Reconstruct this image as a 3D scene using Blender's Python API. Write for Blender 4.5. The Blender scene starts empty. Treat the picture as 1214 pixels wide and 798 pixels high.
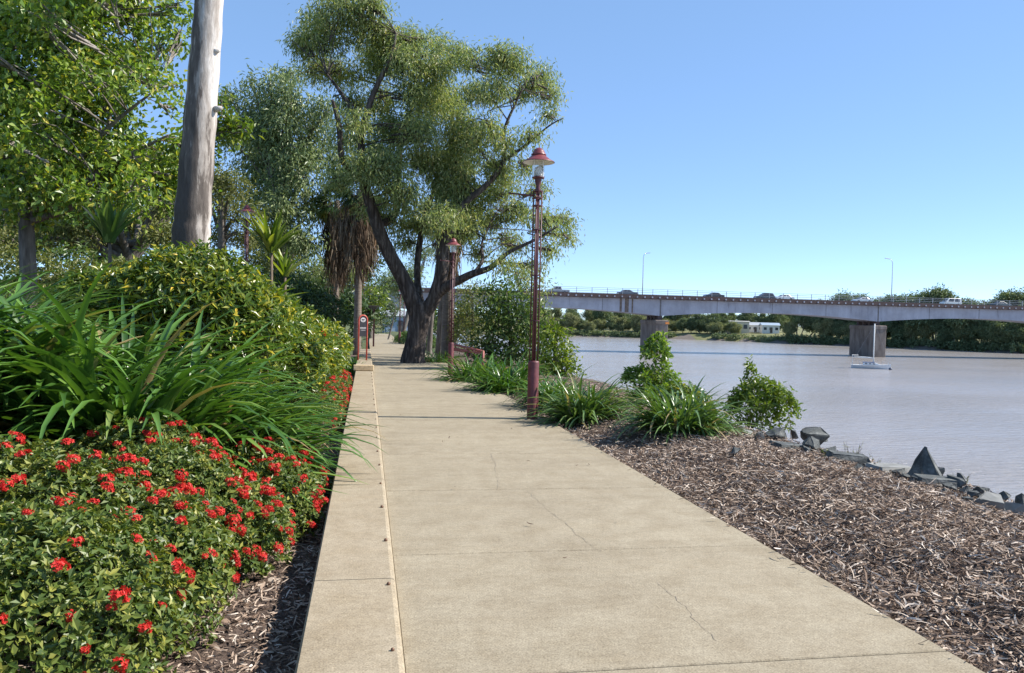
import bpy, bmesh, math
import numpy as np
from mathutils import Vector, Matrix
R = math.radians
rng = np.random.default_rng(7)
SC = bpy.context.scene
COL = SC.collection

# ------------------------------------------------------------------ camera
FP, W0, H0 = 950.0, 1214.0, 798.0
ROLL = R(1.4); CAMZ = 1.6
_dx, _dy = (435 - W0/2)/FP, (H0/2 - 373)/FP
_u = _dx*math.cos(ROLL) - _dy*math.sin(ROLL)
_v = _dx*math.sin(ROLL) + _dy*math.cos(ROLL)
YAW = math.atan(-_u); PITCH = math.atan(_v/math.hypot(1, _u))
FWD = Vector((math.sin(YAW)*math.cos(PITCH), math.cos(YAW)*math.cos(PITCH), -math.sin(PITCH)))
RGT = Vector((math.cos(YAW), -math.sin(YAW), 0))
UPV = RGT.cross(FWD)
R2 = math.cos(ROLL)*RGT + math.sin(ROLL)*UPV
U2 = -math.sin(ROLL)*RGT + math.cos(ROLL)*UPV
def ray(px, py):
    return FWD + R2*((px - W0/2)/FP) + U2*((H0/2 - py)/FP)
def at(px, py, Y):
    d = ray(px, py); t = Y/d.y
    return Vector((d.x*t, Y, CAMZ + d.z*t))
def onz(px, py, z):
    d = ray(px, py); t = (z - CAMZ)/d.z
    return Vector((d.x*t, d.y*t, z))
cam = bpy.data.objects.new('camera', bpy.data.cameras.new('camera'))
COL.objects.link(cam)
cam.data.sensor_width = 36; cam.data.lens = FP/W0*36
cam.data.clip_start = 0.05; cam.data.clip_end = 6000
M = Matrix((R2, U2, -FWD)).transposed().to_4x4(); M.translation = (0, 0, CAMZ)
cam.matrix_world = M
SC.camera = cam

# ------------------------------------------------------------------ light
SUN_EL, SUN_AZ = R(42), R(95)     # azimuth clockwise from +Y
sd = Vector((math.sin(SUN_AZ)*math.cos(SUN_EL), math.cos(SUN_AZ)*math.cos(SUN_EL), math.sin(SUN_EL)))
sl = bpy.data.lights.new('sun', 'SUN'); sl.energy = 4.7; sl.angle = R(0.53); sl.color = (1, .94, .85)
so = bpy.data.objects.new('sun', sl); COL.objects.link(so)
so.rotation_euler = sd.to_track_quat('Z', 'Y').to_euler(); so.location = (0, 0, 60)
wd = bpy.data.worlds.new('World'); SC.world = wd; wd.use_nodes = True
nt = wd.node_tree
sky = nt.nodes.new('ShaderNodeTexSky'); sky.sky_type = 'NISHITA'; sky.sun_disc = False
sky.sun_elevation = SUN_EL; sky.sun_rotation = SUN_AZ
sky.air_density = 0.5; sky.dust_density = 0.0; sky.ozone_density = 2.0
bg = nt.nodes['Background']; bg.inputs[1].default_value = 0.15
mxs = nt.nodes.new('ShaderNodeMix'); mxs.data_type = 'RGBA'; mxs.inputs[0].default_value = .5; mxs.inputs[7].default_value = (1.08, 1.98, 3.4, 1)
nt.links.new(sky.outputs[0], mxs.inputs[6]); nt.links.new(mxs.outputs[2], bg.inputs[0])
SC.view_settings.view_transform = 'Standard'; SC.view_settings.look = 'None'
SC.view_settings.gamma = 1; SC.view_settings.exposure = 0.93
SC.render.engine = 'CYCLES'
SC.cycles.max_bounces = 8; SC.cycles.transparent_max_bounces = 8
SC.cycles.use_denoising = True

# ------------------------------------------------------------------ materials
def newmat(name):
    m = bpy.data.materials.new(name); m.use_nodes = True
    n = m.node_tree.nodes; return m, n, m.node_tree.links, n['Principled BSDF']
def ramp(n, stops, interp='LINEAR'):
    r = n.new('ShaderNodeValToRGB'); e = r.color_ramp.elements; r.color_ramp.interpolation = interp
    while len(e) < len(stops): e.new(0.5)
    for k, (p, c) in enumerate(stops):
        e[k].position = p; e[k].color = (*c, 1)
    return r
def noise(n, l, scale, detail=4, vec=None, rough=.55):
    t = n.new('ShaderNodeTexNoise'); t.inputs['Scale'].default_value = scale
    t.inputs['Detail'].default_value = detail; t.inputs['Roughness'].default_value = rough
    if vec is not None: l.new(vec, t.inputs['Vector'])
    return t
def coords(n, l, which='Object', scale=(1, 1, 1)):
    c = n.new('ShaderNodeTexCoord'); mp = n.new('ShaderNodeMapping'); mp.inputs['Scale'].default_value = scale
    l.new(c.outputs[which], mp.inputs['Vector']); return mp.outputs[0]
def mixc(n, l, f, a, b, mode='MIX'):
    x = n.new('ShaderNodeMix'); x.data_type = 'RGBA'; x.blend_type = mode
    for s, v in ((0, f), (6, a), (7, b)):
        if hasattr(v, 'links') or hasattr(v, 'is_linked'): l.new(v, x.inputs[s])
        elif isinstance(v, (int, float)): x.inputs[s].default_value = v
        else: x.inputs[s].default_value = (*v, 1)
    return x.outputs[2]
def bump(n, l, p, h, strength=.4, dist=.02):
    b = n.new('ShaderNodeBump'); b.inputs['Strength'].default_value = strength; b.inputs['Distance'].default_value = dist
    l.new(h, b.inputs['Height']); l.new(b.outputs[0], p.inputs['Normal'])
def simple(name, c, rough=.6, metal=0, var=.25, scale=8, bmp=0.15):
    m, n, l, p = newmat(name)
    v = coords(n, l); t = noise(n, l, scale, 5, v)
    dark = tuple(x*(1 - var) for x in c); lite = tuple(min(1, x*(1 + var)) for x in c)
    r = ramp(n, [(.3, dark), (.7, lite)]); l.new(t.outputs[0], r.inputs[0]); l.new(r.outputs[0], p.inputs['Base Color'])
    p.inputs['Roughness'].default_value = rough; p.inputs['Metallic'].default_value = metal
    if bmp: bump(n, l, p, t.outputs[0], bmp, .01)
    return m
def leafmat(name, stops, trans=.35, rough=.42, spec=.5, tcol=(1.35, 1.38, .5)):
    m, n, l, p = newmat(name)
    a = n.new('ShaderNodeAttribute'); a.attribute_name = 'rnd'
    r = ramp(n, stops); l.new(a.outputs['Fac'], r.inputs[0])
    l.new(r.outputs[0], p.inputs['Base Color']); p.inputs['Roughness'].default_value = rough
    p.inputs['Specular IOR Level'].default_value = spec
    tr = n.new('ShaderNodeBsdfTranslucent')
    tc = mixc(n, l, 1.0, r.outputs[0], tcol, 'MULTIPLY'); l.new(tc, tr.inputs[0])
    ms = n.new('ShaderNodeMixShader'); ms.inputs[0].default_value = trans
    l.new(p.outputs[0], ms.inputs[1]); l.new(tr.outputs[0], ms.inputs[2])
    l.new(ms.outputs[0], n['Material Output'].inputs[0])
    return m
def concrete(name, lo, hi, dirt, speck=.5, fine=95):
    m, n, l, p = newmat(name)
    v = coords(n, l)
    big = noise(n, l, .55, 5, v, .6); mid = noise(n, l, 4.5, 6, v, .65); fin = noise(n, l, fine, 2, v, .7)
    gra = noise(n, l, 24, 5, v, .75)
    r1 = ramp(n, [(.2, lo), (.85, hi)]); l.new(big.outputs[0], r1.inputs[0])
    r2 = ramp(n, [(.36, dirt), (.6, (1, 1, 1))]); l.new(mid.outputs[0], r2.inputs[0])
    c = mixc(n, l, .4, r1.outputs[0], r2.outputs[0], 'MULTIPLY')
    r3 = ramp(n, [(.36, (.55, .53, .50)), (.46, (.93, .93, .93)), (.56, (1, 1, 1)), (.66, (1.45, 1.45, 1.42))]); l.new(fin.outputs[0], r3.inputs[0])
    c = mixc(n, l, speck, c, r3.outputs[0], 'MULTIPLY')
    r4 = ramp(n, [(.32, (.76, .74, .71)), (.6, (1.08, 1.07, 1.05))]); l.new(gra.outputs[0], r4.inputs[0])
    c = mixc(n, l, .7, c, r4.outputs[0], 'MULTIPLY')
    # long washed streaks
    v2 = coords(n, l, 'Object', (.5, 2.6, 1)); st = noise(n, l, .9, 6, v2, .7)
    r5 = ramp(n, [(.36, (.90, .89, .87)), (.52, (1, 1, 1)), (.7, (1.06, 1.05, 1.03))]); l.new(st.outputs[0], r5.inputs[0])
    c = mixc(n, l, .75, c, r5.outputs[0], 'MULTIPLY')
    l.new(c, p.inputs['Base Color']); p.inputs['Roughness'].default_value = .85
    p.inputs['Specular IOR Level'].default_value = .25
    bump(n, l, p, fin.outputs[0], .35, .004)
    return m
def bark(name, stops, scale=(6, 6, .8), sc=3, rough=.85, bmp=.6, dist=.03):
    m, n, l, p = newmat(name)
    v = coords(n, l, 'Object', scale); t = noise(n, l, sc, 7, v, .62)
    r = ramp(n, stops); l.new(t.outputs[0], r.inputs[0]); l.new(r.outputs[0], p.inputs['Base Color'])
    p.inputs['Roughness'].default_value = rough; p.inputs['Specular IOR Level'].default_value = .2
    bump(n, l, p, t.outputs[0], bmp, dist)
    return m

# ------------------------------------------------------------------ mesh helpers
class MB:
    def __init__(s): s.v = []; s.f = []; s.m = []
    def add(s, vs, fs, mi=0):
        o = len(s.v); s.v += [tuple(x) for x in vs]; s.f += [tuple(i + o for i in f) for f in fs]; s.m += [mi]*len(fs)
    def box(s, c, d, mi=0, rz=0, rx=0, ry=0):
        mt = Matrix.Rotation(rz, 3, 'Z') @ Matrix.Rotation(ry, 3, 'Y') @ Matrix.Rotation(rx, 3, 'X')
        vs = [Vector(c) + mt @ Vector((sx*d[0]/2, sy*d[1]/2, sz*d[2]/2)) for sz in (-1, 1) for sy in (-1, 1) for sx in (-1, 1)]
        s.add(vs, [(0, 2, 3, 1), (4, 5, 7, 6), (0, 1, 5, 4), (2, 6, 7, 3), (0, 4, 6, 2), (1, 3, 7, 5)], mi)
    def tube(s, pts, rad, n=8, mi=0, wob=0, cap=True):
        pts = [Vector(p) for p in pts]
        if not hasattr(rad, '__len__'): rad = [rad]*len(pts)
        vs = []; fs = []; ref = None
        for i, p in enumerate(pts):
            t = (pts[min(i+1, len(pts)-1)] - pts[max(i-1, 0)])
            t = t.normalized() if t.length > 1e-9 else Vector((0, 0, 1))
            if ref is None: ref = t.orthogonal().normalized()
            ref = (ref - t*ref.dot(t)).normalized(); b = t.cross(ref)
            for k in range(n):
                a = 2*math.pi*k/n; w = 1 + (wob*(rng.random() - .5) if wob else 0)
                vs.append(p + (ref*math.cos(a) + b*math.sin(a))*rad[i]*w)
        for i in range(len(pts) - 1):
            for k in range(n):
                k2 = (k+1) % n
                fs.append((i*n+k, i*n+k2, (i+1)*n+k2, (i+1)*n+k))
        if cap:
            fs.append(tuple(range(n-1, -1, -1))); fs.append(tuple((len(pts)-1)*n + k for k in range(n)))
        s.add(vs, fs, mi)
    def lathe(s, prof, c=(0, 0, 0), n=20, mi=0):
        vs = []; fs = []; c = Vector(c)
        for r, z in prof:
            for k in range(n):
                a = 2*math.pi*k/n; vs.append(c + Vector((r*math.cos(a), r*math.sin(a), z)))
        for i in range(len(prof)-1):
            for k in range(n):
                k2 = (k+1) % n; fs.append((i*n+k, i*n+k2, (i+1)*n+k2, (i+1)*n+k))
        s.add(vs, fs, mi)
    def prism(s, poly, axis_from, axis_to, mi=0):
        """poly: list of (a,b) -> extruded; axis funcs map (a,b)->Vector at both ends."""
        n = len(poly); vs = [axis_from(*p) for p in poly] + [axis_to(*p) for p in poly]
        fs = [tuple(range(n-1, -1, -1)), tuple(range(n, 2*n))] + [(i, (i+1) % n, (i+1) % n + n, i + n) for i in range(n)]
        s.add(vs, fs, mi)
    def build(s, name, mats, parent=None, smooth=False, bevel=0):
        me = bpy.data.meshes.new(name); me.from_pydata(s.v, [], s.f)
        for m in (mats if isinstance(mats, (list, tuple)) else [mats]): me.materials.append(m)
        if any(s.m): me.polygons.foreach_set('material_index', s.m)
        if smooth: me.polygons.foreach_set('use_smooth', [True]*len(s.f))
        me.update()
        bm = bmesh.new(); bm.from_mesh(me); bmesh.ops.recalc_face_normals(bm, faces=bm.faces); bm.to_mesh(me); bm.free()
        o = bpy.data.objects.new(name, me); COL.objects.link(o)
        if parent: o.parent = parent
        if bevel:
            b = o.modifiers.new('bevel', 'BEVEL'); b.width = bevel; b.segments = 2; b.limit_method = 'ANGLE'
        return o
def npmesh(name, v, quads, mats, rnd=None, parent=None, smooth=False, midx=None):
    me = bpy.data.meshes.new(name)
    v = np.ascontiguousarray(v, np.float32); q = np.ascontiguousarray(quads, np.int32)
    me.vertices.add(len(v)); me.vertices.foreach_set('co', v.ravel())
    me.loops.add(q.size); me.loops.foreach_set('vertex_index', q.ravel())
    me.polygons.add(len(q)); k = q.shape[1]
    me.polygons.foreach_set('loop_start', np.arange(len(q), dtype=np.int32)*k)
    for m in (mats if isinstance(mats, (list, tuple)) else [mats]): me.materials.append(m)
    if midx is not None: me.polygons.foreach_set('material_index', np.ascontiguousarray(midx, np.int32))
    me.polygons.foreach_set('use_smooth', np.full(len(q), smooth))
    if rnd is not None:
        a = me.attributes.new('rnd', 'FLOAT', 'POINT'); a.data.foreach_set('value', np.ascontiguousarray(rnd, np.float32))
    me.update(calc_edges=True); me.validate()
    o = bpy.data.objects.new(name, me); COL.objects.link(o)
    if parent: o.parent = parent
    return o
def unit(a): return a/np.maximum(np.linalg.norm(a, axis=-1, keepdims=True), 1e-9)
def leaf_arrays(pos, d, nr, L, Wd, fold=.18, rnd=None):
    """diamond leaves: 4 verts each"""
    N = len(pos); L = np.broadcast_to(L, (N,))[:, None]; Wd = np.broadcast_to(Wd, (N,))[:, None]
    d = unit(d); s = unit(np.cross(d, nr)); n2 = np.cross(s, d)
    v = np.empty((N, 4, 3))
    v[:, 0] = pos; v[:, 2] = pos + d*L - n2*L*.12
    mid = pos + d*L*.48 + n2*Wd*fold
    v[:, 1] = mid + s*Wd/2; v[:, 3] = mid - s*Wd/2
    q = np.arange(N*4).reshape(N, 4)
    if rnd is None: rnd = rng.random(N)
    return v.reshape(-1, 3), q, np.repeat(rnd, 4)
def strap_arrays(base, az, e0, L, Wd, curve, segs=8, fold=.25, power=1.3, taper=2.5, twist=0):
    N = len(base); K = segs + 1
    t = np.linspace(0, 1, K)[None, :]
    el = e0[:, None] - curve[:, None]*t**power
    az2 = az[:, None] + twist*(t**2)*rng.normal(0, 1, (N, 1))
    dx = np.cos(el)*np.cos(az2); dy = np.cos(el)*np.sin(az2); dz = np.sin(el)
    D = np.stack([dx, dy, dz], -1); st = D*(L[:, None, None]/segs)
    P = base[:, None, :] + np.concatenate([np.zeros((N, 1, 3)), np.cumsum(st[:, :-1], 1)], 1)
    side = np.stack([-np.sin(az2), np.cos(az2), np.zeros_like(az2)], -1)
    nrm = np.cross(side, D)*-1
    w = (Wd[:, None]*(np.minimum(1, .65 + t*1.2))*(1 - t**taper) + .002)[..., None]
    V = np.stack([P + side*w/2 + nrm*w*fold, P, P - side*w/2 + nrm*w*fold], 2)   # N,K,3,3
    idx = np.arange(N*K*3).reshape(N, K, 3)
    q = []
    for a in (0, 1):
        q.append(np.stack([idx[:, :-1, a], idx[:, :-1, a+1], idx[:, 1:, a+1], idx[:, 1:, a]], -1).reshape(-1, 4))
    return V.reshape(-1, 3), np.concatenate(q), np.repeat(rng.random(N), K*3)

# ------------------------------------------------------------------ naming
def tag(o, label=None, cat=None, group=None, kind=None):
    if label: o['label'] = label
    if cat: o['category'] = cat
    if group: o['group'] = group
    if kind: o['kind'] = kind
    return o
def empty(name, loc, label, cat, group=None, rz=0):
    o = bpy.data.objects.new(name, None); COL.objects.link(o); o.location = loc; o.rotation_euler.z = rz
    o.empty_display_size = .2
    return tag(o, label, cat, group)
def copy_tree(o, parent=None):
    c = o.copy(); COL.objects.link(c); c.parent = parent
    for ch in list(o.children): copy_tree(ch, c)
    return c

# ------------------------------------------------------------------ terrain function
WZ = -5.4
def ss(a, b, x):
    t = np.clip((np.asarray(x, float) - a)/(b - a), 0, 1); return t*t*(3 - 2*t)
def pz(y): return -0.012*np.clip(np.asarray(y, float) - 22, 0, 95)
farpix = [(-900, 395, 420), (435, 392, 360), (670, 398.6, 0), (800, 402, 0), (940, 407.7, 0), (1080, 413, 0), (1214, 419.7, 0), (1420, 432, 0), (2000, 480, 0)]
FAR = []
for px, py, Yd in farpix:
    p = at(px, py, Yd) if Yd else onz(px, py, WZ)
    FAR.append((p.x, p.y))
FAR = FAR[:7] + [(250, 196), (420, 180), (1500, 60)]
FX = np.array([p[0] for p in FAR]); FY = np.array([p[1] for p in FAR])
def yfar(x):
    return np.interp(x, FX, FY)
def vnoise(x, y, s, seed=0):
    return (np.sin(x*s*1.3 + seed) * np.cos(y*s*1.7 + seed*2.1) + .6*np.sin(x*s*2.9 + y*s*2.3 + seed*3.3) + .4*np.cos(y*s*4.1 - x*s*3.7 + seed))/2
EDGE = 5.75
def H(x, y):
    x = np.asarray(x, float); y = np.asarray(y, float); b = pz(y)
    t = -.28 - x
    left = b - .16 + 1.15*ss(.3, 4.2, t) + .03*vnoise(x, y, 1.7) * ss(0, .5, t)
    r = x - 2.9
    right = b - .05 + .17*ss(0, 1.2, r)*(1 - .6*ss(1.7, 2.9, r)) + .035*vnoise(x, y, 2.2, 1.)*ss(.05, .6, r)
    bx = x + .004*np.maximum(y - 150, 0)**2
    e = EDGE + .25*vnoise(y, y*0, .35, 2) + .015*np.maximum(y - 14, 0)
    drop = np.maximum(bx - e, 0)
    near = np.where(x < -.28, left, np.where(x > 2.9, right, b - .14))
    near = near - np.minimum(drop*.62, 7.0)
    dist = y - yfar(x)
    far = WZ - 1.2 + 3.4*ss(-4, 9, dist) + 1.5*ss(10, 60, dist) + .15*vnoise(x, y, .15)*ss(0, 5, dist)
    return np.maximum(near, far)
def Hs(x, y): return float(H(x, y))
# ------------------------------------------------------------------ setting materials
def mat_mulchbed():
    m, n, l, p = newmat('mulch_bed')
    v = coords(n, l); t = noise(n, l, 38, 5, v, .7); t2 = noise(n, l, 2.2, 4, v)
    r = ramp(n, [(.3, (.03, .02, .015)), (.5, (.10, .068, .052)), (.72, (.20, .15, .12))]); l.new(t.outputs[0], r.inputs[0])
    r2 = ramp(n, [(.3, (.7, .65, .62)), (.7, (1.1, 1.1, 1.1))]); l.new(t2.outputs[0], r2.inputs[0])
    l.new(mixc(n, l, 1, r.outputs[0], r2.outputs[0], 'MULTIPLY'), p.inputs['Base Color'])
    p.inputs['Roughness'].default_value = .95; bump(n, l, p, t.outputs[0], .9, .03); return m
def mat_lawn(name, a, b, c, sc=3):
    m, n, l, p = newmat(name)
    v = coords(n, l); t = noise(n, l, sc, 8, v, .7); t2 = noise(n, l, .12, 4, v)
    r = ramp(n, [(.3, a), (.55, b), (.75, c)]); l.new(t.outputs[0], r.inputs[0])
    r2 = ramp(n, [(.35, (.75, .8, .7)), (.65, (1.2, 1.1, .95))]); l.new(t2.outputs[0], r2.inputs[0])
    l.new(mixc(n, l, 1, r.outputs[0], r2.outputs[0], 'MULTIPLY'), p.inputs['Base Color'])
    p.inputs['Roughness'].default_value = .95; bump(n, l, p, t.outputs[0], .6, .05); return m
M_bed = mat_mulchbed()
M_lawn = mat_lawn('lawn', (.035, .05, .015), (.07, .09, .03), (.13, .13, .06))
M_farg = mat_lawn('far_grass', (.09, .11, .04), (.17, .17, .075), (.26, .22, .12), .6)
M_bank = simple('bank_mud', (.12, .10, .085), .9, 0, .5, 3, .6)
M_path = concrete('path_concrete', (.272, .232, .168), (.366, .320, .236), (.66, .60, .52), .62)
M_kerb = concrete('kerb_concrete', (.30, .248, .176), (.38, .324, .238), (.68, .62, .52), .6, 100)
M_dark = simple('joint_dark', (.07, .055, .042), .95, 0, .3, 30, 0)
M_crack = simple('crack_dark', (.24, .20, .155), .95, 0, .3, 30, 0)

# ------------------------------------------------------------------ ground sheet
def lines(spec):
    out = []
    for a, b, s in spec: out += list(np.arange(a, b - 1e-6, s))
    out.append(spec[-1][1]); return np.array(out)
gx = lines([(-1500, -200, 65), (-200, -40, 8), (-40, -8, 1), (-8, 9, .15), (9, 30, .8), (30, 200, 8), (200, 1500, 50)])
gy = lines([(-30, -1, 1.2), (-1, 26, .2), (26, 80, .9), (80, 150, 4), (150, 500, 3.5), (500, 2600, 75)])
X, Y = np.meshgrid(gx, gy); Z = H(X, Y)
nx, ny = len(gx), len(gy); ii = np.arange(nx*ny).reshape(ny, nx)
q = np.stack([ii[:-1, :-1], ii[:-1, 1:], ii[1:, 1:], ii[1:, :-1]], -1).reshape(-1, 4)
cx = (X[:-1, :-1] + X[1:, 1:]).ravel()/2; cy = (Y[:-1, :-1] + Y[1:, 1:]).ravel()/2
fd = cy - yfar(cx)
mi = np.where(fd > -5, np.where(fd < 3.5, 2, 3), np.where((cx > EDGE) & (cy < 400), 2, np.where((cx > -9) & (cy < 40), 0, 1)))
ground = npmesh('ground', np.stack([X, Y, Z], -1).reshape(-1, 3), q, [M_bed, M_lawn, M_bank, M_farg], None, None, True, mi)
tag(ground, kind='structure')

# ------------------------------------------------------------------ footpath: real slabs with open joints
def xs(y): return .00016*max(y - 55, 0)**2
joints = [-2.4, -.3, 1.6, 3.5, 5.36, 7.35, 9.3, 12.45, 14.6, 16.7, 18.8, 21, 23.2, 25.4, 27.6, 30] + [30 + 3*k for k in range(1, 31)]
mb = MB(); G = .0065
for a, b in zip(joints[:-1], joints[1:]):
    a2, b2 = a + (G if abs(a-12.45) > .1 else .02), b - (G if abs(b-12.45) > .1 else .02)
    x0, x1 = .2 + xs(a), .2 + xs(b); w0 = w1 = 2.68
    za, zb = float(pz(a)), float(pz(b)); c = .006
    # top with small chamfer then sides
    def ring(e, dz): return [Vector((x0+e, a2+e, za+dz)), Vector((x0+w0-e, a2+e, za+dz)), Vector((x1+w1-e, b2-e, zb+dz)), Vector((x1+e, b2-e, zb+dz))]
    r0, r1, r2 = ring(c, 0), ring(0, -c), ring(0, -.12)
    mb.add(r0 + r1 + r2, [(0, 1, 2, 3)] + [(i, i+4, (i+1) % 4+4, (i+1) % 4) for i in range(4)] + [(i+4, i+8, (i+1) % 4+8, (i+1) % 4+4) for i in range(4)])
def crack(pix, w=.006):
    P = []
    for (p, q_) in zip(pix[:-1], pix[1:]):
        A, B = onz(*p, 0), onz(*q_, 0)
        for k in range(7):
            f = k/7; P.append(A.lerp(B, f) + Vector((rng.normal(0, .012), rng.normal(0, .012), 0)))
    P.append(onz(*pix[-1], 0)); vs = []; fs = []
    for i, p in enumerate(P):
        t = (P[min(i+1, len(P)-1)] - P[max(i-1, 0)]).normalized(); s = Vector((-t.y, t.x, 0))*w/2*(.35 + 1.1*rng.random())
        vs += [p + s + Vector((0, 0, .003)), p - s + Vector((0, 0, .003))]
        if i: fs.append((2*i-2, 2*i-1, 2*i+1, 2*i))
    mb.add(vs, fs, 1)
crack([(582, 538), (588, 552), (592, 568), (590, 579)], .0035)
crack([(626, 583), (650, 605), (676, 625), (700, 646), (712, 654)], .003)
crack([(778, 690), (806, 712), (826, 736), (850, 760)], .003)
path = mb.build('path', [M_path, M_crack]); tag(path, kind='structure')
# dirt in the joints
mb = MB()
vs = []; fs = []
for k, y in enumerate(joints):
    vs += [(.2 + xs(y), y, float(pz(y)) - .016), (2.88 + xs(y), y, float(pz(y)) - .016)]
    if k: fs.append((2*k-2, 2*k-1, 2*k+1, 2*k))
mb.add(vs, fs); o = mb.build('path_joint_fill', M_dark); tag(o, kind='structure')

# ------------------------------------------------------------------ kerb: low garden edging in cast lengths
kj = [-2.2, .75, 2.55, 4.68, 7.55, 10.6, 13.6, 16.6, 19.6, 22.3]
mb = MB()
def kerb_len(a, b, zt, x0=-.275, x1=.197, zb=-.5):
    ch = .03
    poly = [(x0, zb), (x1, zb), (x1, zt - ch*1.1), (x1 - ch*.12, zt - ch*.62), (x1 - ch*.42, zt - ch*.25), (x1 - ch, zt), (x0 + .012, zt), (x0, zt - .012)]
    mb.prism(poly, lambda p, q_: Vector((p, a, q_)), lambda p, q_: Vector((p, b, q_)))
for a, b in zip(kj[:-1], kj[1:]): kerb_len(a + .004, b - .004, .07 + float(pz(b)))
kerb = mb.build('garden_kerb', M_kerb); tag(kerb, 'long low cast concrete kerb dividing the garden bed from the path', 'kerb')
M_stud = simple('stud_rust', (.16, .085, .05), .6, .2, .4, 40)
sproto = None
for k in range(24):
    y = 3.65 + .92*k
    if y > 22: break
    s = sproto.copy() if sproto else None
    if s is None:
        m2 = MB(); m2.lathe([(0, .016), (.006, .015), (.0095, .010), (.010, .003), (.007, -.002)], n=8); s = m2.build('stud', M_stud, None, True); sproto = s
    else: COL.objects.link(s)
    s.parent = kerb; s.location = (.155 + rng.normal(0, .004), y + rng.normal(0, .03), .07); s.rotation_euler = (rng.normal(0, .2), rng.normal(0, .2), rng.random()*6)
    f = .8 + rng.random()*.5; s.scale = (f, f, f)
mb = MB()
for a, b in ((22.3, 25.9), (25.9, 29), (29, 33), (33, 38)):
    kerb_len(a + .003, b - .003, .20 + float(pz(b)), -.29, .19)
raised = mb.build('raised_kerb', M_kerb); tag(raised, 'raised far length of kerb with a square end face', 'kerb')
M_cap = simple('sleeper_tan', (.66, .50, .30), .75, 0, .25, 12, .3)
mb = MB(); mb.box((-.06, 22.24, .155), (.54, .10, .15)); o = mb.build('timber_sleeper', M_cap, bevel=.012)
tag(o, 'short tan sleeper lying across the kerb where it steps up', 'sleeper')

# ------------------------------------------------------------------ water
m, n, l, p = newmat('river_water')
v = coords(n, l)
t1 = noise(n, l, 1.1, 5, coords(n, l, 'Object', (.7, 1.6, 1)), .62)
t2 = noise(n, l, .05, 3, v)
mx = n.new('ShaderNodeMath'); mx.operation = 'MULTIPLY_ADD'; mx.inputs[1].default_value = 3.0
l.new(t2.outputs[0], mx.inputs[0]); l.new(t1.outputs[0], mx.inputs[2])
r = ramp(n, [(.3, (.27, .25, .235)), (.7, (.32, .295, .28))]); l.new(t2.outputs[0], r.inputs[0]); l.new(r.outputs[0], p.inputs['Base Color'])
p.inputs['Roughness'].default_value = .16; p.inputs['IOR'].default_value = 1.33
t3 = noise(n, l, .035, 4, coords(n, l, 'Object', (.5, 2.2, 1)), .6); r3 = ramp(n, [(.38, (.35, .35, .35)), (.58, (1, 1, 1))]); l.new(t3.outputs[0], r3.inputs[0])
bump(n, l, p, t1.outputs[0], .8, .28); l.new(r3.outputs[0], n['Bump'].inputs['Strength'])
M_water = m
wx = np.array([-1400., -300, 0, 15, 80, 400, 1400]); wy = np.array([-30., 50, 200, 400, 900])
X, Y = np.meshgrid(wx, wy); ii = np.arange(X.size).reshape(X.shape)
q = np.stack([ii[:-1, :-1], ii[:-1, 1:], ii[1:, 1:], ii[1:, :-1]], -1).reshape(-1, 4)
river = npmesh('water', np.stack([X, Y, np.full_like(X, WZ)], -1).reshape(-1, 3), q, M_water); tag(river, kind='structure')

# ------------------------------------------------------------------ mulch chips (loose litter nobody could count)
def chips(name, x, y, Lr, Wr, mats):
    N = len(x); K = 4
    L = rng.uniform(*Lr, N); Wd = rng.uniform(*Wr, N)
    az = rng.random(N)*2*math.pi; el = rng.normal(0, .28, N); bend = rng.normal(0, .8, N); cz = rng.normal(0, .5, N)
    t = np.linspace(-.5, .5, K)[None, :]
    a = az[:, None] + bend[:, None]*t; e = el[:, None] + cz[:, None]*t
    D = np.stack([np.cos(e)*np.cos(a), np.cos(e)*np.sin(a), np.sin(e)], -1)*(L[:, None, None]/(K-1))
    P = np.concatenate([np.zeros((N, 1, 3)), np.cumsum(D[:, :-1], 1)], 1)
    P -= P.mean(1, keepdims=True)
    z = np.where((x > .2) & (x < 2.885), pz(y) + .004, H(x, y)) + rng.random(N)**1.5*.045 + .004
    P += np.stack([x, y, z], -1)[:, None, :]
    roll = rng.normal(0, .7, N)[:, None]
    side = np.stack([-np.sin(a)*np.cos(roll), np.cos(a)*np.cos(roll), np.sin(roll)*np.ones_like(a)], -1)
    w = Wd[:, None]*np.array([.55, 1, .9, .35])[None, :]
    V = np.stack([P + side*w[..., None]/2, P - side*w[..., None]/2], 2)
    idx = np.arange(N*K*2).reshape(N, K, 2)
    q = np.stack([idx[:, :-1, 0], idx[:, :-1, 1], idx[:, 1:, 1], idx[:, 1:, 0]], -1).reshape(-1, 4)
    o = npmesh(name, V.reshape(-1, 3), q, mats, np.repeat(rng.random(N), K*2))
    return o
m, n, l, p = newmat('mulch_chip')
a = n.new('ShaderNodeAttribute'); a.attribute_name = 'rnd'
r = ramp(n, [(0, (.088, .059, .042)), (.3, (.20, .140, .102)), (.6, (.325, .245, .188)), (.85, (.46, .375, .30)), (1, (.64, .56, .48))]); l.new(a.outputs['Fac'], r.inputs[0])
l.new(r.outputs[0], p.inputs['Base Color']); p.inputs['Roughness'].default_value = .85; p.inputs['Specular IOR Level'].default_value = .12; M_chip = m
def scatter(x0, x1, y0, y1, n, p=1.0):
    y = y0 + (y1 - y0)*rng.random(n)**p; return rng.uniform(x0, x1, n), y
xe, ye = scatter(0, 1, 1.4, 16, 170, 1.5); xe = 2.9 - .13*rng.random(170)**3
x, y = scatter(2.91, 5.95, 1.4, 9, 56000, 1.2); x = np.concatenate([x, xe]); y = np.concatenate([y, ye]); x2, y2 = scatter(2.86, 6.0, 9, 20, 22000, 1.2)
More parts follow.
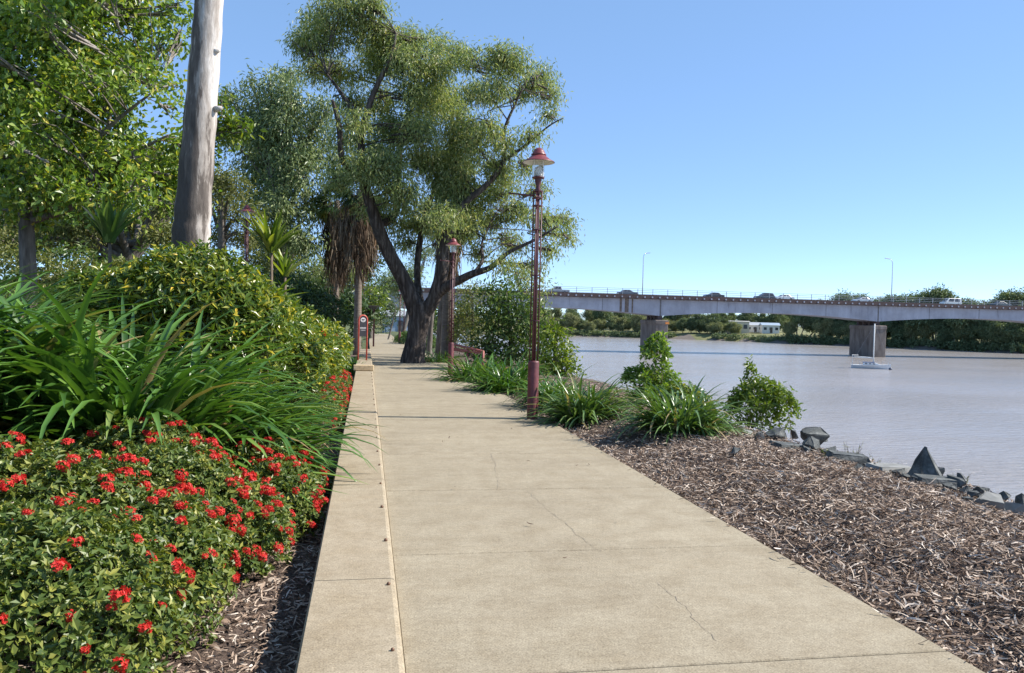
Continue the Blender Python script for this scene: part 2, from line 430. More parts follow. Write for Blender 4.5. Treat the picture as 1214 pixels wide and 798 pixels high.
o = chips('mulch', np.concatenate([x, x2]), np.concatenate([y, y2]), (.025, .10), (.004, .013), M_chip)
tag(o, kind='stuff')
x, y = scatter(-3.2, -.30, 2.2, 9, 30000, 1.1); x2, y2 = scatter(-1.2, -.3, 8, 22, 6000)
o = chips('garden_mulch', np.concatenate([x, x2]), np.concatenate([y, y2]), (.02, .075), (.004, .012), M_chip)
tag(o, kind='stuff')
# longer dry strips on top, some strayed on the concrete
x, y = scatter(2.95, 5.8, 2, 8, 2600); o = chips('bark_strips', x, y, (.11, .26), (.005, .011), M_chip); tag(o, kind='stuff')
x, y = scatter(.25, 2.8, 2.5, 14, 26); o = chips('leaf_litter', x, y, (.02, .06), (.008, .018), M_chip); tag(o, kind='stuff')
x, y = scatter(-1.6, -.45, 3, 6.5, 130); o = chips('fallen_leaves', x, y, (.05, .11), (.02, .035), M_chip); tag(o, kind='stuff')
# ------------------------------------------------------------------ plant materials
G1 = leafmat('strap_leaf', [(0, (0.036, 0.090, 0.017)), (.5, (0.069, 0.159, 0.026)), (.85, (0.120, 0.232, 0.039)), (.965, (0.189, 0.284, 0.069)), (.985, (0.292, 0.215, 0.095)), (1, (0.361, 0.275, 0.155))], .22, .32, .6)
G1b = leafmat('strap_leaf_grey', [(0, (.053, .105, .027)), (.5, (.093, .173, .045)), (.94, (.19, .28, .09)), (.97, (.34, .26, .13)), (1, (.42, .33, .2))], .22, .36, .6)
G2 = leafmat('ixora_leaf', [(0, (0.034, 0.066, 0.014)), (.45, (0.088, 0.136, 0.027)), (.72, (0.180, 0.210, 0.041)), (1, (0.370, 0.351, 0.077))], .25, .42, .4)
G3 = leafmat('croton_leaf', [(0, (0.042, 0.084, 0.014)), (.5, (0.104, 0.167, 0.025)), (.74, (0.239, 0.266, 0.035)), (.9, (0.559, 0.475, 0.049)), (1, (0.698, 0.462, 0.070))], .3, .35, .6)
G4 = leafmat('gum_leaf', [(0, (0.121, 0.167, 0.063)), (.5, (0.230, 0.287, 0.115)), (.85, (0.356, 0.391, 0.172)), (1, (0.437, 0.391, 0.184))], .42, .42, .5, (1.25, 1.3, .6))
G5 = leafmat('blue_gum_leaf', [(0, (0.096, 0.141, 0.056)), (.6, (0.198, 0.251, 0.104)), (1, (0.348, 0.392, 0.173))], .25, .45, .5, (1.1, 1.2, .8))
G6 = leafmat('broad_leaf', [(0, (0.076, 0.138, 0.025)), (.5, (0.156, 0.253, 0.040)), (.85, (0.271, 0.362, 0.060)), (1, (0.524, 0.464, 0.080))], .38, .38, .6)
G7 = leafmat('dark_leaf', [(0, (0.022, 0.048, 0.017)), (.6, (0.050, 0.092, 0.028)), (1, (0.119, 0.161, 0.049))], .22, .45, .4)
G8 = leafmat('mid_leaf', [(0, (0.037, 0.074, 0.018)), (.6, (0.082, 0.145, 0.035)), (1, (0.186, 0.238, 0.060))], .3, .42, .5)
G9 = leafmat('bright_leaf', [(0, (0.062, 0.113, 0.013)), (.6, (0.130, 0.197, 0.024)), (1, (0.270, 0.304, 0.045))], .38, .36, .5)
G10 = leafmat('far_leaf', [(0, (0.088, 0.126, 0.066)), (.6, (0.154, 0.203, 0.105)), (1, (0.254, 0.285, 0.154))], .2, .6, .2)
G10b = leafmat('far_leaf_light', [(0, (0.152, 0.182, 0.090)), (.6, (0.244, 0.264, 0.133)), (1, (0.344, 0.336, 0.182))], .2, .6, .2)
G11 = leafmat('olive_leaf', [(0, (0.085, 0.109, 0.034)), (.6, (0.170, 0.189, 0.061)), (1, (0.284, 0.274, 0.095))], .3, .5, .4)
M_dead = leafmat('dead_frond', [(0, (.055, .036, .024)), (.45, (.13, .09, .06)), (.8, (.23, .19, .14)), (1, (.28, .17, .10))], .2, .8, .2, (1.1, 1, .8))
M_red = leafmat('red_petal', [(0, (.36, .013, .011)), (.6, (.60, .026, .020)), (1, (.76, .065, .045))], .28, .5, .3, (1.2, 1, 1))
M_stem = bark('shrub_stem', [(.3, (.07, .05, .035)), (.7, (.20, .155, .11))], (9, 9, 2), 6, .85, .4, .01)
B_gum = bark('rough_bark', [(.3, (.028, .022, .019)), (.5, (.075, .060, .052)), (.62, (.15, .125, .11)), (.8, (.26, .225, .20))], (5, 5, .55), 2.2, .9, 1.0, .09)
B_grey = bark('grey_bark', [(.3, (.07, .058, .05)), (.55, (.17, .15, .13)), (.8, (.30, .27, .24))], (5, 5, .8), 3, .9, .6, .03)
B_white = bark('pale_bark', [(.3, (.26, .22, .19)), (.6, (.48, .43, .38)), (.8, (.62, .58, .53))], (5, 5, .8), 3, .8, .3, .02)
B_palm = bark('palm_bark', [(.3, (.11, .085, .07)), (.6, (.22, .18, .15)), (.8, (.32, .28, .24))], (1.5, 1.5, 9), 2.5, .9, .6, .03)

# ------------------------------------------------------------------ plant builders
def nsp(leaf, lai, A): return max(4, int(lai*3.14*A/(.5*leaf['L']*leaf['W']*leaf['m'])))
def rball(n, power=.33):
    d = unit(rng.normal(0, 1, (n, 3))); return d*(rng.random(n)**power)[:, None]
def clump_leaves(c, r, nspray, nleaf, sp, L, Wd, droop, out=.5):
    """sprays of leaves in an ellipsoid; returns pos, dir, nrm"""
    s = rball(nspray, .42); sc = c + s*np.array(r)
    pos = np.repeat(sc, nleaf, 0) + rng.normal(0, 1, (nspray*nleaf, 3))*np.array([sp, sp, sp*.8])
    outv = np.repeat(unit(s*np.array([1, 1, 1.])), nleaf, 0)
    d = unit(outv*out + rng.normal(0, .55, pos.shape) + np.array([0, 0, -droop]))
    nr = unit(rng.normal(0, .7, pos.shape) + np.array([0, 0, 1.0]) + outv*.5)
    return pos, d, nr
def limb_pts(pts, n=5):
    """smooth a polyline (Catmull-Rom)"""
    P = [Vector(p) for p in pts]; out = []
    for i in range(len(P)-1):
        p0 = P[max(i-1, 0)]; p1 = P[i]; p2 = P[i+1]; p3 = P[min(i+2, len(P)-1)]
        for k in range(n):
            t = k/n
            out.append(.5*((2*p1) + (-p0 + p2)*t + (2*p0 - 5*p1 + 4*p2 - p3)*t*t + (-p0 + 3*p1 - 3*p2 + p3)*t**3))
    out.append(P[-1]); return out
def interp_r(rad, m):
    return list(np.interp(np.linspace(0, len(rad)-1, m), np.arange(len(rad)), rad))
def make_tree(name, label, base, limbs, clumps, leaf, lmat, bmat, group=None, cat='tree', twigs=4, nseg=10, twr=.012, lastr=None, crown='crown', tmat=None):
    """limbs: [(pts, radii)] ; clumps: [(centre, (rx,ry,rz), nspray)] ; world coordinates"""
    base = Vector(base); root = empty(name, base, label, cat, group)
    mb = MB(); nodes = []; nrad = []
    for pts, rad in limbs:
        P = limb_pts(pts); rr = interp_r(rad, len(P))
        mb.tube([p - base for p in P], rr, nseg, 0, .10)
        nodes += P[2:]; nrad += rr[2:]
    NP = np.array([tuple(p) for p in nodes])
    allp, alld, alln = [], [], []
    for c, r, ns in clumps:
        c = np.array(c, float); rm = float(np.mean(r))
        dd = np.linalg.norm(NP - c, axis=1) + 1.2*np.maximum(NP[:, 2] - c[2], 0)
        j = int(np.argmin(dd)); s = Vector(NP[j]); e = Vector(c)
        sr = min(nrad[j]*.6, .016 + .022*rm)
        k = (e - s).length
        if k > .15:
            mid = s.lerp(e, .5) + Vector(rng.normal(0, .09*k, 3)) + Vector((0, 0, .08*k))
            P = limb_pts([s, mid, e], 4)
            mb.tube([p - base for p in P], interp_r([sr, sr*.7, sr*.45], len(P)), 6, 0, .1)
        for _ in range(twigs):
            tip = Vector(c + rball(1, .5)[0]*np.array(r)*.95); st = s.lerp(e, .45 + .5*rng.random())
            mid = st.lerp(tip, .5) + Vector(rng.normal(0, .08, 3))*rm
            mb.tube([p - base for p in (st, mid, tip)], [twr*1.8, twr*1.2, twr*.5], 4, 1 if tmat else 0, 0, False)
        p, d, nr = clump_leaves(c, r, ns, leaf['m'], leaf['sp'], leaf['L'], leaf['W'], leaf['droop'], leaf.get('out', .5))
        allp.append(p); alld.append(d); alln.append(nr)
    mb.build('trunk', [bmat, tmat] if tmat else bmat, root, True)
    p = np.concatenate(allp); d = np.concatenate(alld); nr = np.concatenate(alln); N = len(p)
    v, q, rn = leaf_arrays(p - np.array(base), d, nr, leaf['L']*rng.uniform(.7, 1.25, N), leaf['W']*rng.uniform(.7, 1.25, N))
    npmesh(crown, v, q, lmat, rn, root)
    return root
def auto_tree(name, label, base, h, rad, leaf, lmat, bmat, trunk_r=.2, ncl=26, ns=40, crown_lo=.3, group=None, cat='tree', clr=.26, nl=6, lean=(0, 0), top_bias=1.0, twigs=3, crown='crown'):
    b = Vector(base); limbs = []
    fork = b + Vector((lean[0]*.3, lean[1]*.3, h*crown_lo))
    top = b + Vector((lean[0], lean[1], h*.86))
    limbs.append(([b - Vector((0, 0, .25)), b.lerp(fork, .5) + Vector(rng.normal(0, .03*h, 3))*Vector((1, 1, 0)), fork, fork.lerp(top, .5) + Vector(rng.normal(0, .04*h, 3)), top], [trunk_r*1.3, trunk_r, trunk_r*.85, trunk_r*.5, trunk_r*.15]))
    cc = b + Vector((lean[0]*.8, lean[1]*.8, h*(crown_lo*.5 + .5))); rz = h*(1 - crown_lo)*.5
    for k in range(nl):
        a = 2*math.pi*(k + rng.random()*.7)/nl; f = rng.uniform(.0, .55); st = fork.lerp(top, f)
        en = cc + Vector((math.cos(a)*rad*.7, math.sin(a)*rad*.7, rng.uniform(-.35, .75)*rz))
        limbs.append(([st, st.lerp(en, .5) + Vector((0, 0, .1*rad)), en], [trunk_r*.55, trunk_r*.35, trunk_r*.12]))
    cl = []
    for k in range(ncl):
        d = rball(1, .42)[0]; c = np.array(cc) + d*np.array([rad, rad, rz])*.86
        s = clr*rad*rng.uniform(.75, 1.4)
        cl.append((c, (s, s, s*.72), max(3, int(ns*rng.uniform(.7, 1.3)))))
    return make_tree(name, label, b, limbs, cl, leaf, lmat, bmat, group, cat, twigs, crown=crown, twr=.006*h/5)
def strap_plant(name, label, base, groups, mat, cat='lily clump', group=None, part='leaf_blades', flat=False):
    """groups: list of dict(n,L,W,e=(lo,hi),curve=(lo,hi),r) around the base (local offsets)"""
    b = np.array(base, float); root = empty(name, base, label, cat, group)
    for gi, g in enumerate(groups):
        n = g['n']; off = np.array(g.get('off', (0, 0, 0)))
        a = rng.random(n)*2*math.pi if 'az' not in g else rng.normal(g['az'][0], g['az'][1], n)
        rr = g['r']*np.sqrt(rng.random(n)); a0 = rng.random(n)*2*math.pi
        p = np.stack([rr*np.cos(a0), rr*np.sin(a0), np.zeros(n)], -1) + off
        if g.get('ground', True): p[:, 2] += H(p[:, 0] + b[0], p[:, 1] + b[1]) - b[2] - .02
        az = np.where(rng.random(n) < .6, a0 + rng.normal(0, .5, n), a) if 'az' not in g else a
        e0 = rng.uniform(*g['e'], n); cv = rng.uniform(*g['curve'], n)
        v, q, rn = strap_arrays(p, az, e0, g['L']*rng.uniform(.65, 1.15, n), g['W']*rng.uniform(.75, 1.2, n), cv, twist=.25)
        if gi == 0: V, Q, RN = v, q, rn
        else: Q = np.concatenate([Q, q + len(V)]); V = np.concatenate([V, v]); RN = np.concatenate([RN, rn])
    npmesh(part, V, Q, mat, RN, root, True)
    return root
IXM = []
def shrub(name, label, mounds, nwh, leaf, lmat, cat='shrub', group=None, heads=0, headmesh=None, headsz=1, smat=None, stems=14, whorl=5, inner=.35, up=.5, noise_amp=.12, headfilter=None):
    """mounds: [(centre,(rx,ry,rz))] world. whorls of leaves over the bumpy surface of the union."""
    cs = np.array([m_[0] for m_ in mounds], float); rs = np.array([m_[1] for m_ in mounds], float)
    b = cs.mean(0); b[2] = Hs(b[0], b[1]); root = empty(name, b, label, cat, group)
    area = np.array([r_[0]*r_[1] + r_[2]*(r_[0] + r_[1]) for r_ in rs]); wts = area/area.sum()
    P, N_ = [], []
    for c, r, w in zip(cs, rs, wts):
        n = int(nwh*w*1.5)
        d = unit(rng.normal(0, 1, (n, 3))); d[:, 2] = np.abs(d[:, 2])*np.where(rng.random(n) < .22, -1, 1)
        bump_ = 1 + noise_amp*vnoise(d[:, 0]*3 + c[0], d[:, 1]*3 + d[:, 2]*4 + c[1], 2.3, c[0])
        f = np.where(rng.random(n) < inner, rng.uniform(.45, .9, n), rng.uniform(.9, 1.05, n))*bump_
        p = c + d*r*f[:, None]
        P.append(p); N_.append(unit(d/r))
    P = np.concatenate(P); N_ = np.concatenate(N_)
    keep = np.ones(len(P), bool)
    for c, r in zip(cs, rs): keep &= (((P - c)/(r*.62))**2).sum(1) > 1
    keep &= P[:, 2] > H(P[:, 0], P[:, 1]) + .03
    P = P[keep]; N_ = N_[keep]
    n = len(P)
    ax = unit(N_ + np.array([0, 0, up]) + rng.normal(0, .35, P.shape))
    t1 = unit(np.cross(ax, rng.normal(0, 1, P.shape))); t2 = np.cross(ax, t1)
    ang = (np.arange(whorl)/whorl*2*math.pi)[None, :] + rng.random((n, 1))*6.28 + rng.normal(0, .3, (n, whorl))
    rad = t1[:, None, :]*np.cos(ang)[..., None] + t2[:, None, :]*np.sin(ang)[..., None]
    tilt = rng.uniform(.2, 1.1, (n, whorl, 1))
    d = unit(rad + ax[:, None, :]*tilt); nr = unit(ax[:, None, :]*1.0 - rad*.3 + rng.normal(0, .25, rad.shape))
    pos = P[:, None, :] + rng.normal(0, leaf['L']*.25, rad.shape) - b
    tone = np.clip(np.repeat(rng.random(n)*.5, whorl) + rng.random(n*whorl)*.5, 0, 1)
    M_ = n*whorl
    v, q, rn = leaf_arrays(pos.reshape(-1, 3), d.reshape(-1, 3), nr.reshape(-1, 3), leaf['L']*rng.uniform(.6, 1.25, M_), leaf['W']*rng.uniform(.7, 1.2, M_), .2, tone)
    npmesh('foliage', v, q, lmat, rn, root)
    if stems:
        mb = MB()
        for _ in range(stems):
            k = rng.integers(len(cs)); c = cs[k]; g0 = np.array([c[0] + rng.normal(0, rs[k][0]*.3), c[1] + rng.normal(0, rs[k][1]*.3), 0]); g0[2] = Hs(g0[0], g0[1]) - .05
            tip = c + rball(1, .4)[0]*rs[k]*.9
            if tip[2] < g0[2] + .1: tip[2] = g0[2] + .2
            s, e = Vector(g0 - b), Vector(tip - b)
            th = .006 + .008*float(rs[k].mean())
            mb.tube(limb_pts([s, s.lerp(e, .5) + Vector((rng.normal(0, .05), rng.normal(0, .05), .08)), e], 3), interp_r([th, th*.7, th*.3], 7), 5)
        mb.build('stem', smat or M_stem, root, True)
    if heads:
        out = np.where((N_[:, 2] > -.1))[0]; rr = (((P - cs[0])**2).sum(1))
        if headfilter is not None: out = out[headfilter(P[out], N_[out])]
        # keep to the outer skin and in loose patches
        sel = []
        cand = rng.permutation(out)
        for i in cand:
            inside = any(((((P[i] - c)/(r*.93))**2).sum() < 1) for c, r in zip(cs, rs)) or any(((((P[i] - np.array(c))/(np.array(r)*.98))**2).sum() < 1) for c, r in IXM)
            if inside: continue
            if vnoise(P[i][0]*2.3, P[i][1]*2.3 + P[i][2], 1.6, 4.) < -.25 and rng.random() < .5: continue
            sel.append(i)
            if len(sel) >= heads: break
        for i in sel:
            o = bpy.data.objects.new('flower_head', headmesh[int(rng.integers(len(headmesh)))]); COL.objects.link(o); o.parent = root
            o.location = P[i] - b + N_[i]*.035
            o.rotation_euler = Vector(unit(N_[i] + np.array([0, 0, .6]) + rng.normal(0, .3, 3))).to_track_quat('Z', 'Y').to_euler()
            f = headsz*rng.uniform(.55, 1.25); o.scale = (f, f, f)
    return root
def headmeshes(k=4):
    out = []
    for s in range(k):
        n = 34; d = unit(rng.normal(0, 1, (n, 3))); d[:, 2] = np.abs(d[:, 2])*.9 + .05; d = unit(d)
        c = d*np.array([.052, .052, .036])*rng.uniform(.75, 1.1, (n, 1))
        ax = unit(d + rng.normal(0, .25, d.shape)); t1 = unit(np.cross(ax, rng.normal(0, 1, d.shape))); t2 = np.cross(ax, t1)
        ang = (np.arange(4)/4*2*math.pi)[None, :] + rng.random((n, 1))*6
        rad = t1[:, None]*np.cos(ang)[..., None] + t2[:, None]*np.sin(ang)[..., None]
        dd = unit(rad + ax[:, None]*.25); pos = np.repeat(c[:, None], 4, 1)
        v, q, rn = leaf_arrays(pos.reshape(-1, 3), dd.reshape(-1, 3), np.repeat(ax, 4, 0), rng.uniform(.014, .021, n*4), .012, .1)
        o = npmesh('flower_head', v, q, M_red, rn); me = o.data; bpy.data.objects.remove(o); out.append(me)
    return out
HEADS = headmeshes()
# ================================================================== LEFT GARDEN
IX = dict(L=.047, W=.024)
def gp(x, y, dz=0): return (x, y, Hs(x, y) + dz)
IXM += [(gp(-1.45, 3.75, .2), (.62, .72, .50)), (gp(-1.15, 4.6, .2), (.42, .62, .48)), (gp(-2.0, 3.3, .12), (.7, .7, .42)), (gp(-1.85, 4.75, .15), (.7, .62, .52)), (gp(-2.6, 4.5, .12), (.8, .9, .5)),
        (gp(-1.35, 5.6, .22), (.6, .62, .50)), (gp(-.98, 5.75, .14), (.46, .62, .42)), (gp(-1.6, 6.25, .2), (.6, .5, .52)), (gp(-.72, 6.7, .16), (.36, .62, .40)), (gp(-.95, 7.2, .14), (.44, .55, .46)), (gp(-.66, 7.75, .1), (.28, .45, .34))]
shrub('ixora_bush', 'large low red-flowered bush at the bottom corner of the garden, beside the bare mulch', 
      [(gp(-1.45, 3.75, .2), (.62, .72, .50)), (gp(-1.15, 4.6, .2), (.42, .62, .48)), (gp(-2.0, 3.3, .12), (.7, .7, .42))],
      6800, IX, G2, 'bush', 'red-flowered bushes', heads=100, headmesh=HEADS, headsz=.64, stems=30, headfilter=lambda p_, n_: (n_[:, 2] > .05) & (n_[:, 0] - n_[:, 1]*.8 > -.25))
shrub('ixora_bush', 'red-flowered bush in front of the big lily clump, with the most crowded flower heads',
      [(gp(-1.35, 5.6, .22), (.6, .62, .50)), (gp(-.98, 5.75, .14), (.46, .62, .42)), (gp(-1.6, 6.25, .2), (.6, .5, .52))],
      7200, IX, G2, 'bush', 'red-flowered bushes', heads=100, headmesh=HEADS, headsz=.80, stems=24, headfilter=lambda p_, n_: n_[:, 0] - n_[:, 1]*.8 > -.35)
shrub('ixora_bush', 'red-flowered bush close to the kerb, in front of the arching lily leaves',
      [(gp(-.72, 6.7, .16), (.36, .62, .40)), (gp(-.95, 7.2, .14), (.44, .55, .46)), (gp(-.66, 7.75, .1), (.28, .45, .34))],
      4600, IX, G2, 'bush', 'red-flowered bushes', heads=80, headmesh=HEADS, headsz=.72, stems=18, headfilter=lambda p_, n_: n_[:, 0]*.6 - n_[:, 1] > -.35)
shrub('ixora_bush', 'red-flowered bush at the left picture edge, lower than the crowded one beside it',
      [(gp(-1.85, 4.75, .15), (.7, .62, .52)), (gp(-2.6, 4.5, .12), (.8, .9, .5))],
      5400, IX, G2, 'bush', 'red-flowered bushes', heads=100, headmesh=HEADS, headsz=.80, stems=20, headfilter=lambda p_, n_: (n_[:, 2] > .1) & (n_[:, 0] - n_[:, 1]*.8 > -.5))
LB = 'lily clumps in the garden bed'
def lily(label, x, y, n, L, W, lean=None, k=1.0, r=.3, mat=None, group=LB, lo=.65, name='strap_leaf_lily'):
    g = [dict(n=int(n*.65), L=L, W=W, e=(lo, 1.5), curve=(1.0, 2.3), r=r*k), dict(n=int(n*.35), L=L*.8, W=W, e=(.25, 1.0), curve=(.6, 1.7), r=r*1.15*k)]
    if lean is not None:
        g.append(dict(n=int(n*.5), L=L*1.1, W=W, e=(.4, 1.15), curve=(.6, 1.5), r=r*k, az=(lean, .6)))
    return strap_plant(name, label, gp(x, y), g, mat or G1, 'lily clump', group)
lily('huge dark green strap-leaved clump, tallest mass in the middle of the garden bed', -2.1, 7.5, 760, 1.8, .094, None, 1, .65, lo=.85)
lily('strap-leaved clump between the tallest lily mass and the kerb, leaning over the kerb', -1.42, 8.0, 560, 1.35, .080, None, 1, .5, lo=.85)
lily('narrow-leaved lily clump touching the kerb where its leaves spill onto the concrete', -.95, 8.6, 280, .72, .042, None, 1, .26)
lily('strap-leaved clump at the picture edge behind the first red-flowered bush', -3.2, 7.3, 480, 1.55, .088, None, 1, .5, lo=.85)
lily('strap-leaved clump furthest back in the bed, in front of the yellow-green hedge', -1.7, 9.3, 260, 1.35, .07, -.3, 1, .45)
lily('grassy fine-leaved clump under the leafy tree at the upper edge of the bed', -4.35, 9.3, 520, 1.35, .024, .2, 1, .6, G1b, lo=.8, name='grassy_clump')
lily('pale fine-leaved grass between the grassy clump and the spear-leaved plant', -3.4, 10.6, 300, .95, .02, .2, 1, .45, G1b, lo=.8, name='grassy_clump')
# croton hedge, one bush after another
CR = dict(L=.125, W=.046); HG = 'yellow-green hedge bushes along the bed'
def croton(label, m, n, heads=0, L=CR, mt=None):
    return shrub('hedge_bush', label, m, n, L, mt or G3, 'bush', HG, heads=heads, headmesh=HEADS, headsz=1.0, stems=16, whorl=5, noise_amp=.18)
croton('tall rounded yellow-green bush at the foot of the pale bare trunk', [((-2.25, 11.0, 1.55), (.85, .8, .82)), ((-1.75, 11.4, 1.3), (.7, .8, .75))], 2300)
croton('yellow-green bush with broad leaves at the left end of the hedge below the spear-leaved plant', [((-3.3, 11.3, 1.45), (.7, .7, .6))], 1000)
croton('yellow-green bush beside the tall rounded one, sloping towards the path', [((-1.65, 13.0, 1.05), (.75, .9, .75)), ((-1.2, 13.3, .78), (.5, .8, .6))], 1700, 3)
croton('middle bush of the hedge with a few red blooms on its face', [((-1.4, 15.2, .92), (.7, 1.0, .68)), ((-1.0, 15.6, .65), (.45, .8, .55))], 1500, 6)
croton('lower hedge bush between the middle one and the signboard', [((-1.1, 17.8, .80), (.62, 1.2, .62))], 1200, 5)
croton('last hedge bush, just in front of the arched signboard', [((-1.0, 20.3, .72), (.58, 1.2, .55))], 1000, 4)
shrub('flowering_border', 'narrow bed of small red flowers along the kerb below the middle hedge bushes', [(gp(-.62, 12.6, .15), (.30, 1.0, .42)), (gp(-.62, 14.2, .15), (.30, 1.0, .42))], 1700, IX, G2, 'bush', 'red-flowered bushes', heads=80, headmesh=HEADS, headsz=.75, headfilter=lambda p_, n_: n_[:, 0] - n_[:, 1] > -.2)
shrub('flowering_border', 'far end of the red-flowered border, short of the tan sleeper', [(gp(-.62, 16.4, .12), (.30, 1.2, .38)), (gp(-.62, 18.7, .1), (.30, 1.3, .36))], 1500, IX, G2, 'bush', 'red-flowered bushes', heads=80, headmesh=HEADS, headsz=.75, headfilter=lambda p_, n_: n_[:, 0] - n_[:, 1] > -.2)
lily('small green tuft beside the arched signboard past the sleeper', -.35, 24.2, 150, .6, .03, None, 1, .25)
lily('bright green tuft against the raised kerb behind the signboard', -.5, 26.8, 150, .75, .03, None, 1, .3)
# spear-leaved (cordyline-like) plants
def spear(label, px, py, Y, n, L, W, hs):
    p = at(px, py, Y); base = Vector((p.x, Y, Hs(p.x, Y))); h = p.z - base.z
    g = [dict(n=n, L=L, W=W, e=(.75, 1.5), curve=(.1, .7), r=.06, off=(0, 0, h), ground=False), dict(n=n//2, L=L*.85, W=W, e=(.3, 1.1), curve=(.2, .9), r=.05, off=(.05, .05, h*.65), ground=False)]
    root = strap_plant('spear_leaf_plant', label, base, g[:1], G9 if hs else G1b, 'plant', 'spear-leaved plants')
    lo_ = strap_plant('x', 'x', base, g[1:], G9 if hs else G1b, 'x', part='lower_leaf_blades'); k_ = lo_.children[0]; k_.parent = root; bpy.data.objects.remove(lo_)
    mb = MB(); mb.tube([(0, 0, -.1), (.02, .01, h*.5), (0, 0, h)], [.035, .03, .025], 6); mb.build('stem', M_stem, root, True)
spear('spear-leaved plant in front of the leafy tree, left of the pale trunk', 130, 288, 12, 40, .68, .10, 0)
spear('pale green spear-leaved plant right of the bare trunk, above the hedge', 322, 300, 15, 34, .80, .105, 1)
spear('lower sprout of pale spear leaves between the hedge and the lamp behind it', 338, 328, 15.4, 20, .6, .09, 1)
# dry twiggy bush at the picture edge
b = Vector(gp(-3.25, 6.15)); root = empty('dry_shrub', b, 'dry leafless twiggy shrub at the left picture edge below the lilies', 'shrub')
mb = MB()
for k in range(46):
    a = rng.random()*6.28; l_ = rng.uniform(.3, .75)
    p0 = Vector((rng.normal(0, .06), rng.normal(0, .06), -.03)); p2 = Vector((math.cos(a)*l_*.7, math.sin(a)*l_*.7, rng.uniform(.25, .75)))
    p1 = p0.lerp(p2, .5) + Vector((0, 0, .1)); mb.tube([p0, p1, p2], [.007, .005, .002], 4)
    for j in range(3):
        s = p1.lerp(p2, rng.random()); mb.tube([s, s + Vector(rng.normal(0, .13, 3))], [.003, .001], 3)
mb.build('twigs', M_stem, root, True)
p, d, nr = clump_leaves(np.array([0, 0, .5]), (.45, .45, .3), 40, 4, .05, .05, .02, .2)
v, q, rn = leaf_arrays(p, d, nr, .07, .03, .2, .6 + .4*rng.random(len(p))); npmesh('foliage', v, q, G3, rn, root)

# ================================================================== RIGHT BANK PLANTING
RB = 'lily clumps beside the path'
def rl(label, px, py, Y, n, L, W, r, lean=None, mat=None):
    p = at(px, py, Y); return lily(label, p.x, Y, n, L, W, lean, 1, r, mat, RB, .45)
rl('dense strap-leaved clump at the foot of the nearest lamp post', 692, 506, 12.2, 400, .92, .042, .34, None, G1b)
rl('wide strap-leaved clump nearest the camera on the mulch, dead leaves at its base', 808, 534, 10.3, 420, .92, .046, .36, None, G1b)
rl('strap-leaved clump behind the nearest lamp post', 655, 482, 14.2, 300, .92, .04, .32)
rl('strap-leaved clump at the path edge just beyond the nearest lamp post', 603, 464, 17.4, 380, 1.1, .046, .42)
rl('strap-leaved clump at the foot of the second lamp post', 565, 449, 20.3, 360, 1.1, .05, .45)
rl('small low clump just beyond the big tree trunk base', 518, 428, 30, 200, .85, .045, .5)
shrub('low_bush', 'low yellowish bush half hidden behind the wide clump on the mulch', [(gp(4.75, 11.5, .12), (.42, .5, .38))], 420, dict(L=.09, W=.035), G3, 'bush', stems=8)
BL = dict(L=.10, W=.052)
shrub('broad_leaf_sapling', 'young broad-leaved shrub standing against the river, taller of the two by the water',
      [((5.08, 13.6, .95), (.24, .24, .26)), ((4.80, 13.6, .55), (.26, .26, .22)), ((5.3, 13.7, .45), (.30, .3, .25)), ((5.05, 13.6, .2), (.42, .4, .26)), ((5.12, 13.6, 1.2), (.13, .13, .16))], 520, BL, G6, 'shrub', 'shrubs by the water', stems=14, noise_amp=.3, inner=.5)
r_ = shrub('broad_leaf_shrub', 'bright leafy shrub among the rubble rocks with one thin sprig on top',
      [((6.12, 11.75, .34), (.38, .38, .40)), ((6.42, 11.7, .24), (.30, .33, .34)), ((5.88, 11.7, .24), (.26, .28, .32)), ((6.0, 11.8, .84), (.05, .05, .24))], 640, dict(L=.085, W=.036), G9, 'shrub', 'shrubs by the water', stems=22, noise_amp=.3, inner=.5)
# dense bank trees between the lamps
TL = dict(L=.20, W=.075, m=11, sp=.16, droop=.1, out=.6)
def bush_tree(label, pxs, Y, leaf, lm, bm=None, group='dense trees on the river bank', dens=46, name='bank_tree', tr=.09):
    """pxs: list of (px,py,rpx,rpy)"""
    s = Y/FP; cl = []; c0 = [at(a, b, Y) for a, b, _, _ in pxs]
    bx = float(np.mean([c.x for c in c0])); base = Vector((bx, Y + .3, Hs(bx, Y + .3)))
    for (a, b, ra, rb), c in zip(pxs, c0):
        c = c + Vector((0, rng.uniform(-.25, .6)*ra*s*1.2, 0))
        cl.append((np.array(c), (ra*s, ra*s*1.1, rb*s), nsp(leaf, dens/22, ra*s*rb*s)))
    top = max(c0, key=lambda c: c.z)
    limbs = [([base - Vector((0, 0, .4)), base.lerp(top, .4) + Vector((.1, .1, 0)), top], [tr, tr*.8, tr*.3])]
    return make_tree(name, label, base, limbs, cl, leaf, lm, bm or B_grey, group, 'tree', 4)
bush_tree('dense green tree on the bank just behind the nearest lamp post', [(602, 352, 24, 24), (620, 375, 26, 24), (590, 385, 24, 24), (608, 405, 28, 22), (632, 400, 24, 24), (640, 425, 22, 20), (600, 428, 26, 18), (575, 410, 18, 22), (585, 360, 18, 20)], 25, TL, G8, dens=62)
bush_tree('yellow-tipped bushy tree on the bank right of the nearest lamp post', [(655, 410, 20, 18), (668, 425, 18, 16), (650, 440, 24, 18), (672, 440, 15, 12), (640, 455, 24, 14), (658, 395, 12, 12)], 21, dict(TL, L=.15, W=.06, sp=.12), G9, dens=80)
bush_tree('brownish thin-leaved tree behind the low red barrier', [(560, 350, 22, 18), (553, 375, 18, 20), (570, 385, 18, 22), (548, 395, 16, 16), (560, 405, 20, 14)], 33, dict(TL, L=.15, W=.05, sp=.16), G11, dens=36)
